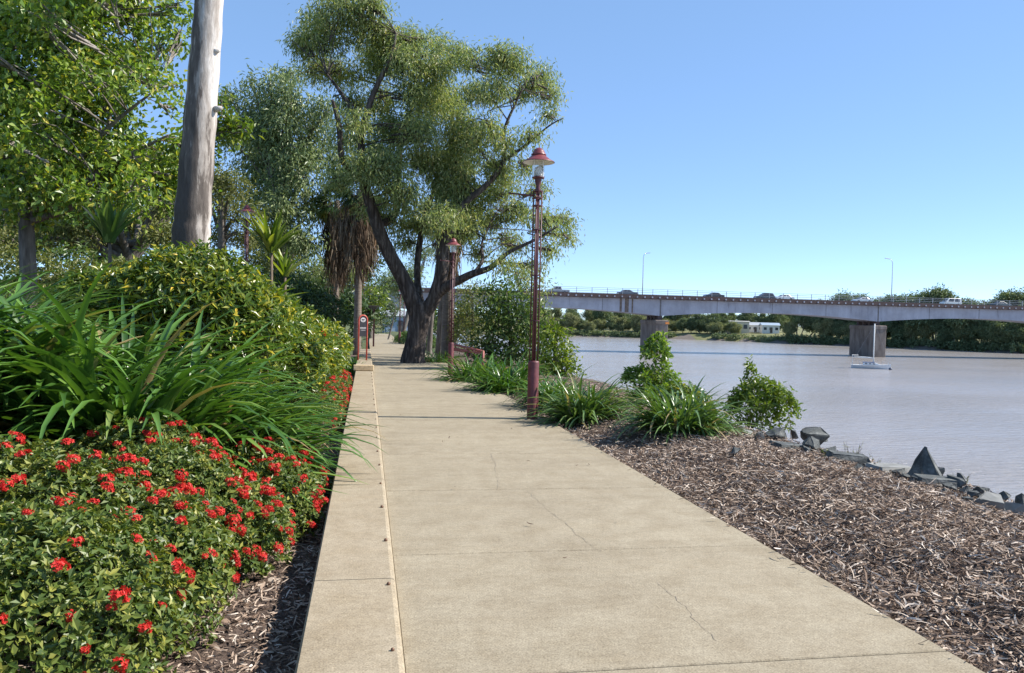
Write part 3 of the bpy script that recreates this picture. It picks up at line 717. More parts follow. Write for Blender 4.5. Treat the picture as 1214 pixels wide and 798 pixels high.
bush_tree('grey-green gum sapling leaning over the bank behind the lamp', [(625, 330, 20, 16), (645, 345, 14, 14), (612, 322, 18, 14), (636, 362, 12, 14)], 27, dict(TL, L=.17, W=.045, sp=.16, droop=.5), G4, dens=34)
bush_tree('sparse pale tree at the far bend of the path', [(458, 375, 10, 8), (470, 362, 12, 10), (449, 385, 8, 7)], 75, dict(TL, L=.3, W=.06, sp=.3), G5, dens=7)
shrub('low_bush', 'low clipped green hedge row at the far bend of the path', [(gp(3.2, 62, .1), (1.0, 5, .7))], 500, dict(L=.16, W=.08), G8, 'bush', stems=0)
shrub('low_bush', 'small dark bush beside the far lamp posts', [(gp(3.3, 46, .1), (.7, 1.0, .9))], 420, dict(L=.14, W=.06), G8, 'bush', stems=6)

# ================================================================== THE BIG GUM
Yg = 29.0
def g(px, py, dy=0): return at(px, py, Yg + dy)
gb = onz(489, 429, float(pz(29)))
gb = at(489, 429, Yg); gb.z = float(pz(Yg)) - .05
limbs = [
 ([gb - Vector((0, 0, .2)), gb + Vector((.02, 0, .25)), g(494, 400), g(498, 372), g(496, 358)], [.56, .43, .36, .40, .34]),
 ([g(497, 375), g(480, 335, -.1), g(461, 300, -.3), g(447, 266, -.5), g(431, 212, -.7), g(427, 165, -.8), g(417, 130, -.9), g(388, 88, -1)], [.36, .27, .25, .22, .165, .12, .085, .03]),
 ([g(427, 168, -.8), g(440, 118, -1.0), g(462, 70, -1.2), g(470, 40, -1.2)], [.13, .1, .07, .03]),
 ([g(429, 208, -.7), g(407, 192, -1.4), g(402, 150, -1.8), g(394, 118, -2)], [.13, .11, .09, .04]),
 ([g(447, 268, -.5), g(470, 250, .6), g(473, 190, 1.0), g(480, 150, 1.2), g(505, 95, 1.4)], [.15, .13, .1, .08, .03]),
 ([g(500, 368, .1), g(495, 335, .5), g(496, 300, .9), g(505, 250, 1.4), g(525, 205, 1.6), g(540, 150, 1.7)], [.16, .13, .12, .1, .07, .03]),
 ([g(500, 374), g(514, 355, -.2), g(524, 320, -.4), g(528, 287, -.5), g(548, 245, -.7), g(578, 218, -.9), g(597, 190, -1), g(598, 155, -1), g(610, 125, -1), g(625, 95, -1)], [.30, .24, .24, .21, .13, .095, .075, .06, .04, .02]),
 ([g(528, 288, -.5), g(524, 272, -.5)], [.2, .12]),
 ([g(597, 190, -1), g(620, 175, -1.2), g(650, 150, -1.4), g(668, 140, -1.5)], [.06, .05, .03, .015]),
 ([g(512, 356), g(530, 340, -.6), g(545, 332, -1), g(562, 324, -1.3), g(582, 317, -1.6), g(602, 300, -1.8), g(635, 284, -2), g(662, 268, -2.2)], [.16, .17, .15, .13, .10, .07, .05, .02]),
 ([g(562, 324, -1.3), g(572, 308, -1), g(572, 285, -.6), g(590, 250, -.4)], [.07, .06, .04, .02]),
]
CL = [(380, 35, 42, 36), (430, 28, 46, 36), (395, 10, 40, 26), (468, 52, 36, 38), (445, 75, 42, 32), (408, 90, 46, 26), (357, 52, 26, 28), (372, 80, 30, 18), (440, 5, 30, 20), (480, 80, 26, 30),
      (515, 80, 38, 36), (540, 62, 24, 22), (520, 50, 18, 12), (506, 128, 40, 40), (482, 165, 32, 34), (540, 150, 32, 44), (530, 110, 34, 30), (560, 110, 18, 24),
      (608, 76, 32, 30), (638, 92, 28, 26), (655, 114, 18, 18), (582, 108, 24, 30), (590, 62, 18, 14), (620, 110, 26, 18),
      (600, 172, 24, 22), (632, 158, 20, 14), (578, 150, 20, 22), (650, 138, 16, 10),
      (562, 232, 36, 36), (522, 218, 42, 40), (474, 232, 40, 36), (436, 205, 40, 30), (500, 190, 30, 30), (548, 195, 26, 26), (545, 262, 40, 22), (500, 262, 36, 24), (450, 245, 26, 22), (480, 285, 22, 14),
      (592, 226, 28, 22), (615, 246, 28, 22), (640, 262, 24, 20), (664, 262, 22, 18), (670, 282, 16, 18), (650, 296, 18, 14), (608, 285, 26, 22), (628, 315, 20, 16), (585, 262, 24, 18), (568, 300, 18, 16), (596, 312, 16, 12), (410, 165, 22, 20), (450, 150, 24, 22), (398, 215, 18, 18),
      (455, 120, 30, 26), (420, 140, 26, 24), (490, 50, 24, 22), (505, 160, 30, 30), (470, 195, 30, 28), (535, 190, 30, 30), (560, 170, 22, 30), (555, 265, 34, 26), (520, 255, 34, 26), (585, 195, 22, 24), (495, 105, 26, 28), (560, 75, 18, 22), (445, 180, 26, 22), (415, 120, 26, 22), (540, 225, 34, 28), (600, 210, 24, 20), (625, 200, 18, 14), (640, 225, 20, 14), (470, 265, 28, 20)]
sg = Yg/FP; cl = []
for a, b_, ra, rb in CL:
    dy = rng.uniform(-1, 1)*2.2
    big = (ra*rb*sg*sg)
    # split every mass into three small sub-masses so that the outline breaks up
    for k in range(3):
        o_ = rball(1, .5)[0]
        c = g(a + o_[0]*ra*.5, b_ + o_[1]*rb*.5, dy + o_[2]*1.0)
        cl.append((np.array(c), (ra*sg*.62, ra*sg*.66, rb*sg*.55), max(5, int(43*big))))
make_tree('gum_tree', 'great forked gum tree rising out of the path with a broad drooping crown', gb, limbs, cl,
          dict(L=.18, W=.042, m=15, sp=.20, droop=.8, out=.4), G4, B_gum, None, 'tree', 5, 12, .016)

# ================================================================== BARE PALE TRUNK
pts = [at(226, 300, 12), at(229, 250, 12), at(236, 160, 12), at(243, 70, 12), at(248, 0, 12), at(254, -90, 12), at(262, -230, 12)]
base = Vector((pts[0].x, 12, Hs(pts[0].x, 12))); root = empty('pale_gum_trunk', base, 'pale smooth gum trunk with dark bark streaks, bare up to the picture top', 'tree')
m, n, l, p = newmat('smooth_gum_bark')
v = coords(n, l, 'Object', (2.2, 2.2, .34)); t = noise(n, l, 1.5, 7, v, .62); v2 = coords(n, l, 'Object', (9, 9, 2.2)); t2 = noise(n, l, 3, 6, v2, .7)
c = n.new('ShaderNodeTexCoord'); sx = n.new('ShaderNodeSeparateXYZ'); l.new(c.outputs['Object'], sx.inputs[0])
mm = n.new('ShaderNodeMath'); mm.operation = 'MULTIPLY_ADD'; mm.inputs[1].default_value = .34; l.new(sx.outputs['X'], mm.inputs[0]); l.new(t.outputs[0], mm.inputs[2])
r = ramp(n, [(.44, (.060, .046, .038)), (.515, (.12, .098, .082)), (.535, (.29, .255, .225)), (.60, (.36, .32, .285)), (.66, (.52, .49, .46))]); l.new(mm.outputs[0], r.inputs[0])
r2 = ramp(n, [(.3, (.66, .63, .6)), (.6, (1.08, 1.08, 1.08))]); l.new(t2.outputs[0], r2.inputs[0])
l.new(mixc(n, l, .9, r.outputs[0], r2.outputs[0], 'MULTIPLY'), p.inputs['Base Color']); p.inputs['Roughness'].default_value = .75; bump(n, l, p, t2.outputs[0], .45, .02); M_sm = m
mb = MB(); P = limb_pts([base - Vector((0, 0, .2))] + pts, 6); rr = interp_r([.30, .262, .245, .222, .205, .19, .17, .13], len(P))
rr = [x*(1 + .03*math.sin(i*1.7)) for i, x in enumerate(rr)]
mb.tube([q_ - base for q_ in P], rr, 26, 0, .03)
top = pts[-1]
for a in (.3, 2.2, 4.0, 5.2):
    e = top + Vector((math.cos(a)*1.3, math.sin(a)*1.3, 1.6)); mb.tube([top - base - Vector((0, 0, .1)), top.lerp(e, .5) - base + Vector((0, 0, .2)), e - base], [.11, .07, .03], 8)
for a, b_ in ((252, 62), (255, 130)):   # knots
    k = at(a + 6, b_, 12 - .1); mb.tube([k - base - Vector((.06, 0, 0)), k - base + Vector((.03, -.03, .02))], [.05, .025], 7)
mb.build('trunk', M_sm, root, True)
pp, dd, nn = [], [], []
for k in range(12):
    a = rng.random()*6.28; c_ = np.array(top) + np.array([math.cos(a)*rng.uniform(.3, 1.5), math.sin(a)*rng.uniform(.3, 1.5), rng.uniform(1.0, 2.4)])
    x_, y_, z_ = clump_leaves(c_, (.6, .6, .45), 34, 9, .14, .15, .035, .7); pp.append(x_); dd.append(y_); nn.append(z_)
v, q, rn = leaf_arrays(np.concatenate(pp) - np.array(base), np.concatenate(dd), np.concatenate(nn), .15, .034); npmesh('crown', v, q, G4, rn, root)

B_pale = bark('twiggy_bark', [(.3, (.13, .11, .095)), (.55, (.26, .235, .21)), (.8, (.42, .39, .355))], (5, 5, .8), 3, .9, .6, .03)
# ================================================================== LEAFY TREE, TOP LEFT
Yt = 15.0
def t_(px, py, dy=0): return at(px, py, Yt + dy)
tb = Vector((t_(38, 260).x, Yt, 0)); tb.z = Hs(tb.x, tb.y)
limbs = [([tb - Vector((0, 0, .2)), t_(30, 250), t_(22, 190), t_(14, 120), t_(10, 40), t_(0, -60)], [.15, .12, .105, .08, .06, .03]),
         ([t_(38, 262), t_(42, 200, .2), t_(52, 110, .4), t_(62, 30, .5), t_(70, -60, .5)], [.095, .08, .06, .04, .02]),
         ([t_(38, 255), t_(70, 225, -.3), t_(95, 190, -.5), t_(130, 150, -.8), t_(180, 110, -1)], [.075, .06, .05, .035, .015]),
         ([t_(36, 262), t_(85, 245, -.5), t_(115, 205, -.8), t_(160, 180, -1), t_(200, 160, -1.2)], [.065, .055, .045, .03, .015]),
         ([t_(24, 200), t_(-20, 150, -.3), t_(-60, 80, -.4)], [.1, .08, .04]),
         ([t_(52, 110, .4), t_(85, 60, .2), t_(130, 20, 0), t_(170, -20, 0)], [.05, .04, .03, .015]),
         ([t_(60, 245, -.4), t_(95, 236, -.8), t_(130, 228, -1.2), t_(166, 233, -1.4)], [.03, .025, .018, .008])]
cl = []; st = Yt/FP
def okp(a, b_):
    if a > 195 - 25*abs(math.sin(b_*.045)) and b_ < 150: return False
    return True
k = 0
while k < 170:
    a, b_ = rng.uniform(-90, 226), rng.uniform(-95, 262)
    if not okp(a, b_): continue
    if b_ > 225 and rng.random() < .5: continue
    rr_ = rng.uniform(15, 27); dy = rng.normal(0, 1.1)
    cl.append((np.array(t_(a, b_, dy)), (rr_*st, rr_*st, rr_*st*.72), int(31*rng.uniform(.6, 1.35)))); k += 1
for a, b_, r_ in ((205, 15, 10), (212, 50, 9), (190, 52, 10), (200, 100, 12), (214, 35, 7), (185, 100, 14), (212, 8, 8), (205, 130, 14), (220, 165, 12)):
    cl.append((np.array(t_(a, b_, -.4)), (r_*st, r_*st, r_*st*.8), 7))
make_tree('leafy_tree', 'spreading leafy green tree filling the upper left corner, pale twigs showing', tb, limbs, cl,
          dict(L=.115, W=.066, m=10, sp=.15, droop=.25, out=.35), G6, B_grey, None, 'tree', 8, 10, .012, tmat=B_pale)
# the branch with yellow-green leaves showing right of the bare trunk
p0 = at(232, 265, 17); bb = Vector((p0.x, 17, Hs(p0.x, 17)))
cl = [(np.array(at(a, b_, 17)), (.20, .22, .15), 7) for a, b_ in ((262, 115), (268, 140), (278, 150), (262, 160), (285, 158), (256, 145), (254, 125), (252, 170), (290, 152), (246, 185))]
make_tree('small_leafy_tree', 'small bright leafy tree peeping out to the right of the pale trunk', bb,
          [([bb - Vector((0, 0, .2)), at(232, 220, 17), at(240, 175, 17), at(262, 140, 17)], [.09, .07, .05, .02])], cl, dict(L=.15, W=.08, m=8, sp=.1, droop=.2), G9, B_grey, None, 'tree', 3)

# ================================================================== TREES FURTHER BACK
def mass(name, label, pts, Y, leaf, lm, dens, group, base=None, dyr=2.0, bm=None, split=2, tr=.3, lo=(0, 0)):
    s = Y/FP; cl = []; c0 = [at(a, b_, Y) for a, b_, _, _ in pts]
    cx_ = at(base, 380, Y).x if base is not None else float(np.mean([c.x for c in c0]))
    bs = Vector((cx_, Y, Hs(cx_, Y)))
    top = max(c0, key=lambda c: c.z); limbs = [([bs - Vector((0, 0, .4)), bs.lerp(top, .45), top - Vector((0, 0, .5))], [tr, tr*.75, tr*.2])]
    for (a, b_, ra, rb) in pts:
        dy = rng.uniform(-1, 1)*dyr
        e = at(a, b_, Y + dy); stt = bs.lerp(top, .35 + .3*rng.random())
        limbs.append(([stt, stt.lerp(e, .5) + Vector((0, 0, .3)), e], [tr*.4, tr*.25, tr*.08]))
        for k in range(split):
            o_ = rball(1, .5)[0]
            c = at(a + o_[0]*ra*.5, b_ + o_[1]*rb*.5, Y + dy + o_[2]*ra*s*.5)
            cl.append((np.array(c), (ra*s*.72, ra*s*.75, rb*s*.65), (nsp(leaf, dens, .47*ra*rb*s*s))))
    return make_tree(name, label, bs, limbs, cl, leaf, lm, bm or B_grey, group, 'tree', 4, 8, .02)
BT = 'trees in the park behind the garden'
mass('blue_gum', 'tall bluish-green gum behind the bare trunk and left of the big gum', [(325, 110, 28, 22), (300, 130, 32, 26), (345, 130, 32, 26), (290, 165, 34, 28), (330, 165, 34, 28), (370, 165, 30, 30), (310, 200, 38, 28), (355, 210, 36, 30), (300, 235, 34, 26), (340, 250, 38, 28), (380, 245, 28, 30), (320, 280, 34, 22), (360, 290, 32, 24), (395, 200, 24, 30), (275, 120, 14, 14), (385, 135, 18, 22), (345, 92, 22, 12), (300, 98, 12, 10), (270, 160, 14, 20), (335, 150, 26, 22), (320, 180, 28, 24), (345, 185, 26, 22), (335, 215, 28, 22), (310, 150, 24, 20), (360, 185, 24, 22)], 46, dict(L=.30, W=.085, m=14, sp=.3, droop=.6, out=.4), G5, 2.8, BT, 330, 3)
mass('blue_gum', 'rounded olive-green tree seen between the bare trunk and the lamp behind the hedge', [(262, 210, 26, 20), (275, 225, 24, 22), (255, 245, 26, 24), (285, 260, 22, 20), (262, 280, 26, 22), (240, 225, 20, 30), (295, 285, 18, 16)], 38, dict(L=.2, W=.06, m=12, sp=.22, droop=.2, out=.5), G11, 2.4, BT, 265, 2)
mass('park_tree', 'dull brownish tree behind the spear-leaved plant, below the leafy tree', [(60, 235, 40, 26), (120, 240, 40, 24), (170, 250, 36, 26), (200, 235, 24, 30), (90, 265, 42, 22), (150, 275, 40, 20), (195, 280, 28, 20), (30, 260, 40, 26), (0, 240, 40, 30), (20, 285, 44, 18), (80, 290, 44, 16), (140, 295, 40, 16), (-30, 270, 40, 26)], 24, dict(L=.14, W=.05, m=11, sp=.16, droop=.2, out=.5), G11, 3.2, BT, 100, 1.5)
mass('park_tree', 'dark shaded tree behind the row of white trunks', [(350, 300, 30, 26), (375, 320, 34, 28), (400, 335, 30, 26), (345, 335, 30, 28), (420, 320, 26, 26), (375, 355, 36, 18), (330, 320, 26, 26), (440, 300, 22, 26), (410, 290, 30, 26)], 66, dict(L=.34, W=.13, m=11, sp=.36, droop=.2, out=.5), G7, 1.7, BT, 370, 3)
mass('park_tree', 'dark spreading tree far left behind the leafy tree', [(-40, 180, 60, 50), (20, 170, 50, 44), (80, 180, 50, 40), (140, 200, 44, 36), (-20, 250, 60, 40), (60, 260, 60, 34), (20, 285, 60, 26), (120, 270, 60, 30), (190, 270, 40, 30)], 40, dict(L=.26, W=.10, m=11, sp=.28, droop=.2, out=.5), G8, 1.9, BT, 30, 3)
mass('park_tree', 'bright yellow-green tree beyond the shelter roof', [(438, 345, 14, 14), (452, 352, 12, 13), (425, 350, 12, 12), (444, 362, 14, 9)], 80, dict(L=.42, W=.15, m=11, sp=.36, droop=.1, out=.5), G9, 1.7, BT, 440, 2)
mass('park_tree', 'grey-green tree closing the far end of the path', [(468, 330, 20, 20), (486, 322, 16, 22), (478, 350, 18, 16), (455, 335, 14, 18), (505, 300, 20, 16)], 95, dict(L=.42, W=.1, m=11, sp=.42, droop=.4, out=.5), G5, 2.2, BT, 476, 3)
PB = 'bushes in the park behind the garden'
for lab_, px_, Y_, r_, h_, mt_ in (('brown twiggy bush at the left picture edge beyond the fine-leaved grass', 5, 18, 1.6, 1.5, G11), ('dark bush behind the trunk of the leafy tree', 70, 21, 1.8, 1.7, G8), ('olive bush behind the left spear-leaved plant', 125, 19, 1.5, 1.35, G11), ('dark bush just left of the bare pale trunk', 185, 20, 1.5, 1.4, G7), ('dark bush just right of the bare pale trunk', 262, 24, 1.7, 1.5, G8), ('dark bush under the bluish gum beside the lamp behind the hedge', 310, 30, 2.2, 1.8, G7), ('dark bush at the foot of the white trunks', 362, 50, 3.0, 2.4, G7)):
    p_ = at(px_, 300, Y_); shrub('park_bush', lab_, [((p_.x, Y_, Hs(p_.x, Y_) + h_*.45), (r_, r_*.8, h_*.75)), ((p_.x + r_*.7, Y_ + .4, Hs(p_.x, Y_) + h_*.3), (r_*.7, r_*.7, h_*.6))], int(900), dict(L=.13*Y_/18, W=.05*Y_/18), mt_, 'bush', PB, stems=20, noise_amp=.25)
mass('park_tree', 'dark bushy tree closing the view below the fork of the big gum', [(515, 372, 16, 16), (535, 368, 18, 16), (552, 362, 16, 16), (525, 388, 18, 14), (545, 385, 18, 16), (560, 380, 14, 18), (508, 388, 12, 14)], 58, dict(L=.3, W=.12, m=11, sp=.3, droop=.2, out=.5), G8, 2.2, BT, 535, 2)
mass('park_tree', 'dark tree with hanging leaves left of the path bend, beyond the shelter', [(415, 375, 14, 16), (432, 382, 14, 12), (450, 378, 13, 14), (462, 366, 12, 16), (446, 356, 14, 14), (430, 362, 14, 14)], 105, dict(L=.42, W=.16, m=11, sp=.4, droop=.3, out=.5), G7, 2.2, BT, 436, 3)
mass('park_tree', 'olive tree filling the gap under the bluish gum, right of the hedge lamp', [(310, 290, 24, 20), (335, 300, 26, 20), (300, 310, 24, 16), (350, 285, 22, 20), (325, 320, 26, 14)], 55, dict(L=.3, W=.1, m=11, sp=.3, droop=.3, out=.5), G11, 2.4, BT, 325, 2)
# palms with skirts of dead fronds
def palm(label, px, pytop, Y, pybot, rpx, nfr, thick=.2, tilt=0):
    tp = at(px, pytop, Y); bs = Vector((tp.x + tilt, Y, Hs(tp.x, Y))); root = empty('palm_tree', bs, label, 'palm', 'palms with skirts of dead fronds')
    mb = MB(); h = tp.z - bs.z; P = limb_pts([Vector((0, 0, -.2)), Vector((-tilt*.4, .05, h*.5)), Vector((-tilt, 0, h))], 8)
    mb.tube(P, interp_r([thick*1.25, thick, thick*.95], len(P)), 12, 0, .06); mb.build('trunk', B_palm, root, True)
    s = Y/FP; rad = rpx*s; c = np.array([-tilt, 0, h]); V = []
    def fans(nf, elo, ehi, Lr, mat, name, droop, W):
        pos, d, nr, LL = [], [], [], []
        for _ in range(nf):
            a = rng.random()*6.28; e = rng.uniform(elo, ehi); ax = np.array([math.cos(e)*math.cos(a), math.cos(e)*math.sin(a), math.sin(e)])
            hub = c + ax*rad*.55 + np.array([0, 0, -.1*rad]); sd_ = unit(np.cross(ax, [0, 0, 1.0])); up_ = np.cross(sd_, ax)
            for j in np.linspace(-1.25, 1.25, 22):
                dv = unit(ax*math.cos(j) + sd_*math.sin(j) + np.array([0, 0, -droop]) + up_*.15*rng.normal())
                pos.append(hub); d.append(dv); nr.append(up_ + rng.normal(0, .2, 3)); LL.append(rad*.62*rng.uniform(.75, 1.1)*(1 - .15*abs(j)))
        v, q, rn = leaf_arrays(np.array(pos), np.array(d), np.array(nr), np.array(LL), W)
        npmesh(name, v, q, mat, rn, root)
    fans(int(nfr*3), -.45, 1.3, 1, G7, 'fronds', .35, .06)
    fans(int(nfr*2.5), -1.25, -.35, 1, G11, 'hanging_fronds', .9, .055)
    L = (pybot - pytop)*s; nb = 44; m_ = 46
    a0 = rng.random(nb)*6.28; r0 = rad*rng.uniform(.25, .8, nb); zt = h - rng.uniform(-.05, .35, nb)*L; lb = L*rng.uniform(.35, .8, nb)
    k = np.repeat(np.arange(nb), m_); n = nb*m_; f = rng.random(n)**.8
    rr_ = r0[k]*(1 - .35*f) + rng.normal(0, .05*rad, n); a = a0[k] + rng.normal(0, .16, n)
    pos = c*np.array([1, 1, 0]) + np.stack([rr_*np.cos(a), rr_*np.sin(a), zt[k] - f*lb[k]*.75], -1)
    d = np.stack([np.cos(a)*.10, np.sin(a)*.10, -np.ones(n)], -1) + rng.normal(0, .16, (n, 3))
    v, q, rn = leaf_arrays(pos, d, np.stack([np.cos(a), np.sin(a), np.zeros(n)], -1) + rng.normal(0, .5, (n, 3)), L*rng.uniform(.12, .3, n), .055, .2, np.clip((k % 7)/9 + rng.normal(.1, .16, n), 0, 1))
    npmesh('dead_frond_skirt', v, q, M_dead, rn, root)
palm('palm with a long brown skirt of dead fronds, left of the big gum', 427, 225, 40, 335, 36, 16, .17)
palm('palm whose shorter brown skirt hangs beside the palm with the long one', 400, 238, 44, 345, 28, 12, .15)
palm('palm behind the gum fork with a grey straggly skirt above the bridge rail', 534, 245, 34, 332, 26, 12, .22)
# plain grey trunks behind the big gum and the pale leaning trunks by the shelter
def bare(label, pts, Y, r, mt, grp, cr):
    P = [at(a, b_, Y) for a, b_ in pts]; bs = Vector((P[0].x, Y, Hs(P[0].x, Y))); c = P[-1]
    make_tree('slender_tree', label, bs, [([bs - Vector((0, 0, .2))] + P, [r*1.2] + list(np.linspace(r, r*.6, len(P))))], [(np.array(c) + np.array(o_), (cr, cr, cr*.7), int(cr*34)) for o_ in ((0, 0, .3), (cr*.7, .3, .7), (-cr*.7, -.2, .6))], dict(L=.22, W=.06, m=11, sp=.2, droop=.6), G4, mt, grp, 'tree', 3)
bare('stout grey trunk close behind the right side of the gum, wider of the pair', [(522, 412), (524, 370), (526, 330), (530, 270)], 36, .22, B_grey, 'grey trunks behind the gum', 1.2)
bare('thinner grey trunk between the gum and the stout grey trunk', [(509, 412), (512, 372), (518, 330), (522, 280)], 37, .13, B_grey, 'grey trunks behind the gum', 1.0)
WT = 'white trunks beside the palm'
bare('rightmost white trunk leaning beside the palm trunk', [(400, 372), (402, 345), (406, 325)], 58, .13, B_white, WT, 1.4)
bare('white trunk between two other white trunks, forking low', [(393, 372), (397, 350), (397, 330)], 58.5, .13, B_white, WT, 1.4)
bare('shorter white trunk next to the far lamp post', [(388, 372), (389, 352), (386, 338)], 59, .11, B_white, WT, 1.2)
# ================================================================== LAMPS
M_lred = simple('lamp_red_paint', (.125, .030, .034), .55, 0, .35, 9, .2)
M_ldark = simple('lamp_dark_red', (.085, .022, .027), .5, 0, .25, 20, .1)
M_shade = simple('shade_red', (.175, .036, .036), .42, 0, .15, 10, .05)
M_white = simple('white_enamel', (.78, .77, .74), .5, 0, .06, 10, 0)
m, n, l, p = newmat('lantern_glass')
p.inputs['Base Color'].default_value = (.95, .95, .93, 1); p.inputs['Roughness'].default_value = .08; p.inputs['Transmission Weight'].default_value = .9; p.inputs['IOR'].default_value = 1.1
M_glass = m
def make_lamp():
    root = empty('street_lamp', (0, 0, 0), 'lamp', 'lamp post')
    mb = MB(); mb.lathe([(.088, -.15), (.088, .02), (.086, .03), (.086, .90), (.080, .925), (.05, .93)], n=20); mb.lathe([(.115, 0), (.115, .012), (.085, .014)], n=20); mb.build('base_sleeve', M_lred, root, True).data.polygons.foreach_set
    mb = MB(); mb.tube([(0, 0, .9), (0, 0, 3.58)], .030, 12); mb.lathe([(.03, 3.5), (.045, 3.56), (.03, 3.62), (.05, 3.68), (.055, 3.74)], n=14); mb.build('pole', M_ldark, root, True)
    for k in range(4):
        a = math.pi/4 + k*math.pi/2 + .25; mb = MB(); mb.tube([(.066*math.cos(a), .066*math.sin(a), .9), (.066*math.cos(a), .066*math.sin(a), 3.54)], .011, 8); mb.build('rod', M_ldark, root, True)
    for z in (1.55, 2.25, 2.95, 3.32, 3.44, 3.54):
        mb = MB(); mb.lathe([(.058, z - .007), (.080, z - .007), (.080, z + .007), (.058, z + .007), (.058, z - .007)], n=16)
        for k in range(2): mb.box((0, 0, z), (.13, .012, .012), 0, math.pi/4 + .25 + k*math.pi/2)
        mb.build('spacer_ring', M_ldark, root)
    mb = MB(); mb.tube([(-.05, 0, 3.47), (-.44, 0, 3.49)], .013, 8); mb.tube([(-.44, 0, 3.49), (-.455, 0, 3.49)], .02, 8); mb.build('bracket_arm', M_ldark, root, True)
    mb = MB(); mb.lathe([(.0, 3.735), (.095, 3.74), (.098, 3.76), (.088, 3.765)], n=20); mb.build('lantern_base', M_lred, root, True)
    mb = MB(); mb.lathe([(.090, 3.765), (.094, 3.86), (.094, 3.96), (.090, 4.02)], n=20); mb.lathe([(.086, 4.02), (.090, 3.96), (.090, 3.86), (.086, 3.765)], n=20); gl = mb.build('lantern_glass', M_glass, root, True)
    mb = MB(); mb.lathe([(0, 3.765), (.05, 3.77), (.055, 3.84), (.04, 3.91), (0, 3.93)], n=14); mb.build('bulb', M_white, root, True)
    for k in range(4):
        a = k*math.pi/2 + .6; mb = MB(); mb.tube([(.098*math.cos(a), .098*math.sin(a), 3.75), (.098*math.cos(a), .098*math.sin(a), 4.02)], .005, 6); mb.build('strut', M_white, root)
    mb = MB(); mb.lathe([(.250, 3.985), (.246, 3.994), (.18, 4.028), (.12, 4.078), (.098, 4.10)], n=28); sh = mb.build('shade', M_shade, root, True)
    mb = MB(); mb.lathe([(.244, 3.982), (.18, 4.018), (.11, 4.06), (.0, 4.06)], n=28); mb.build('shade_lining', M_white, sh, True)
    mb = MB(); mb.lathe([(.115, 4.095), (.118, 4.107), (.098, 4.125), (.085, 4.16), (.055, 4.195), (.02, 4.21), (0, 4.212)], n=20); mb.build('cap', M_shade, root, True)
    return root
lampdef = [(631, 494, 12.56, 1.035, .02, 'nearest lamp post, tall with dark red sleeve at the path edge among strap leaves'),
           (534, 441, 22.4, .89, .4, 'second lamp post, standing right of the big gum trunk at the path edge'),
           (473.5, 407, 60, .98, .3, 'thin far lamp post on the path edge just left of the gum trunk'),
           (478.5, 399, 74, 1.0, .2, 'farthest lamp post on the path edge, nearly hidden beside the gum trunk'),
           (293, 0, 27, 1.0, 1.1, 'lamp post rising behind the hedge right of the bare pale trunk'),
           (382, 0, 80, 1.0, .5, 'small distant lamp post next to the white trunks'),
           (359.5, 0, 95, 1.0, .9, 'smallest distant lamp post at the left against the dark trees')]
for i, (px, py, Y, sc_, rz, lab) in enumerate(lampdef):
    o = make_lamp() if i == 0 else copy_tree(LAMP)
    if i == 0: LAMP = o
    o['label'] = lab; o['category'] = 'lamp post'; o['group'] = 'red lamp posts in the park'
    if py:
        p = at(px, py, Y); z = float(pz(Y)) - .03; o.location = (p.x, Y, z)
        if i == 1: o.location.z = p.z
    else:
        tpx = {4: (293, 243), 5: (382, 331), 6: (359.5, 332.5)}[i]; p = at(*tpx, Y); gz = Hs(p.x, Y); sc_ = (p.z - gz)/4.21; o.location = (p.x, Y, gz)
    o.scale = (sc_, sc_, sc_); o.rotation_euler.z = rz
LAMP.rotation_euler.z = .0

# ================================================================== SIGN, BARRIER, SHELTER
M_sred = simple('sign_red', (.50, .085, .055), .5, 0, .15, 12, .05); M_sblk = simple('sign_panel', (.035, .032, .036), .45, 0, .2, 12, 0)
M_rust = simple('barrier_red', (.34, .105, .085), .6, 0, .2, 12, .1); M_roof = simple('roof_timber', (.115, .095, .085), .8, 0, .3, 10, .3)
Ys = 26.0; pb = at(430, 400, Ys); root = empty('park_sign', (pb.x, Ys, Hs(pb.x, Ys)), 'small dark signboard in an arched red frame at the end of the hedge', 'sign', None, .35)
h0 = at(430, 399, Ys).z - root.location.z; h1 = at(430, 374, Ys).z - root.location.z; w = .14
mb = MB(); arc = [(w*math.cos(a), 0, h1 - w + w*math.sin(a)) for a in np.linspace(0, math.pi, 15)]
mb.tube([(w, 0, -.1)] + arc + [(-w, 0, -.1)], .026, 8); mb.build('arch_frame', M_sred, root, True)
mb = MB(); poly = [(-w, h0), (w, h0)] + [(x_, z_) for x_, _, z_ in arc]
mb.prism(poly, lambda a, b_: Vector((a, -.012, b_)), lambda a, b_: Vector((a, .012, b_))); pn = mb.build('panel', M_sblk, root)
mb = MB(); c_ = (0, h1 - w*1.0)
mb.prism([(c_[0] + .088*math.cos(a), c_[1] + .075*math.sin(a)) for a in np.linspace(0, 2*math.pi, 20, False)], lambda a, b_: Vector((a, -.018, b_)), lambda a, b_: Vector((a, -.0125, b_))); mb.build('pale_roundel', simple('sign_pale', (.55, .53, .52), .6, 0, .2, 30, 0), pn)
mb = MB(); mb.box((0, -.0195, c_[1] + .005), (.09, .002, .03)); mb.box((0, -.0195, c_[1] - .035), (.06, .002, .014)); mb.build('roundel_mark', M_sblk, pn)
mb = MB(); mb.box((0, -.0155, h1 - .40), (.2, .004, .05)); mb.box((0, -.0155, h1 - .47), (.16, .004, .022)); mb.build('pale_line', simple('sign_grey', (.36, .34, .34), .6, 0, .2, 30, 0), pn)
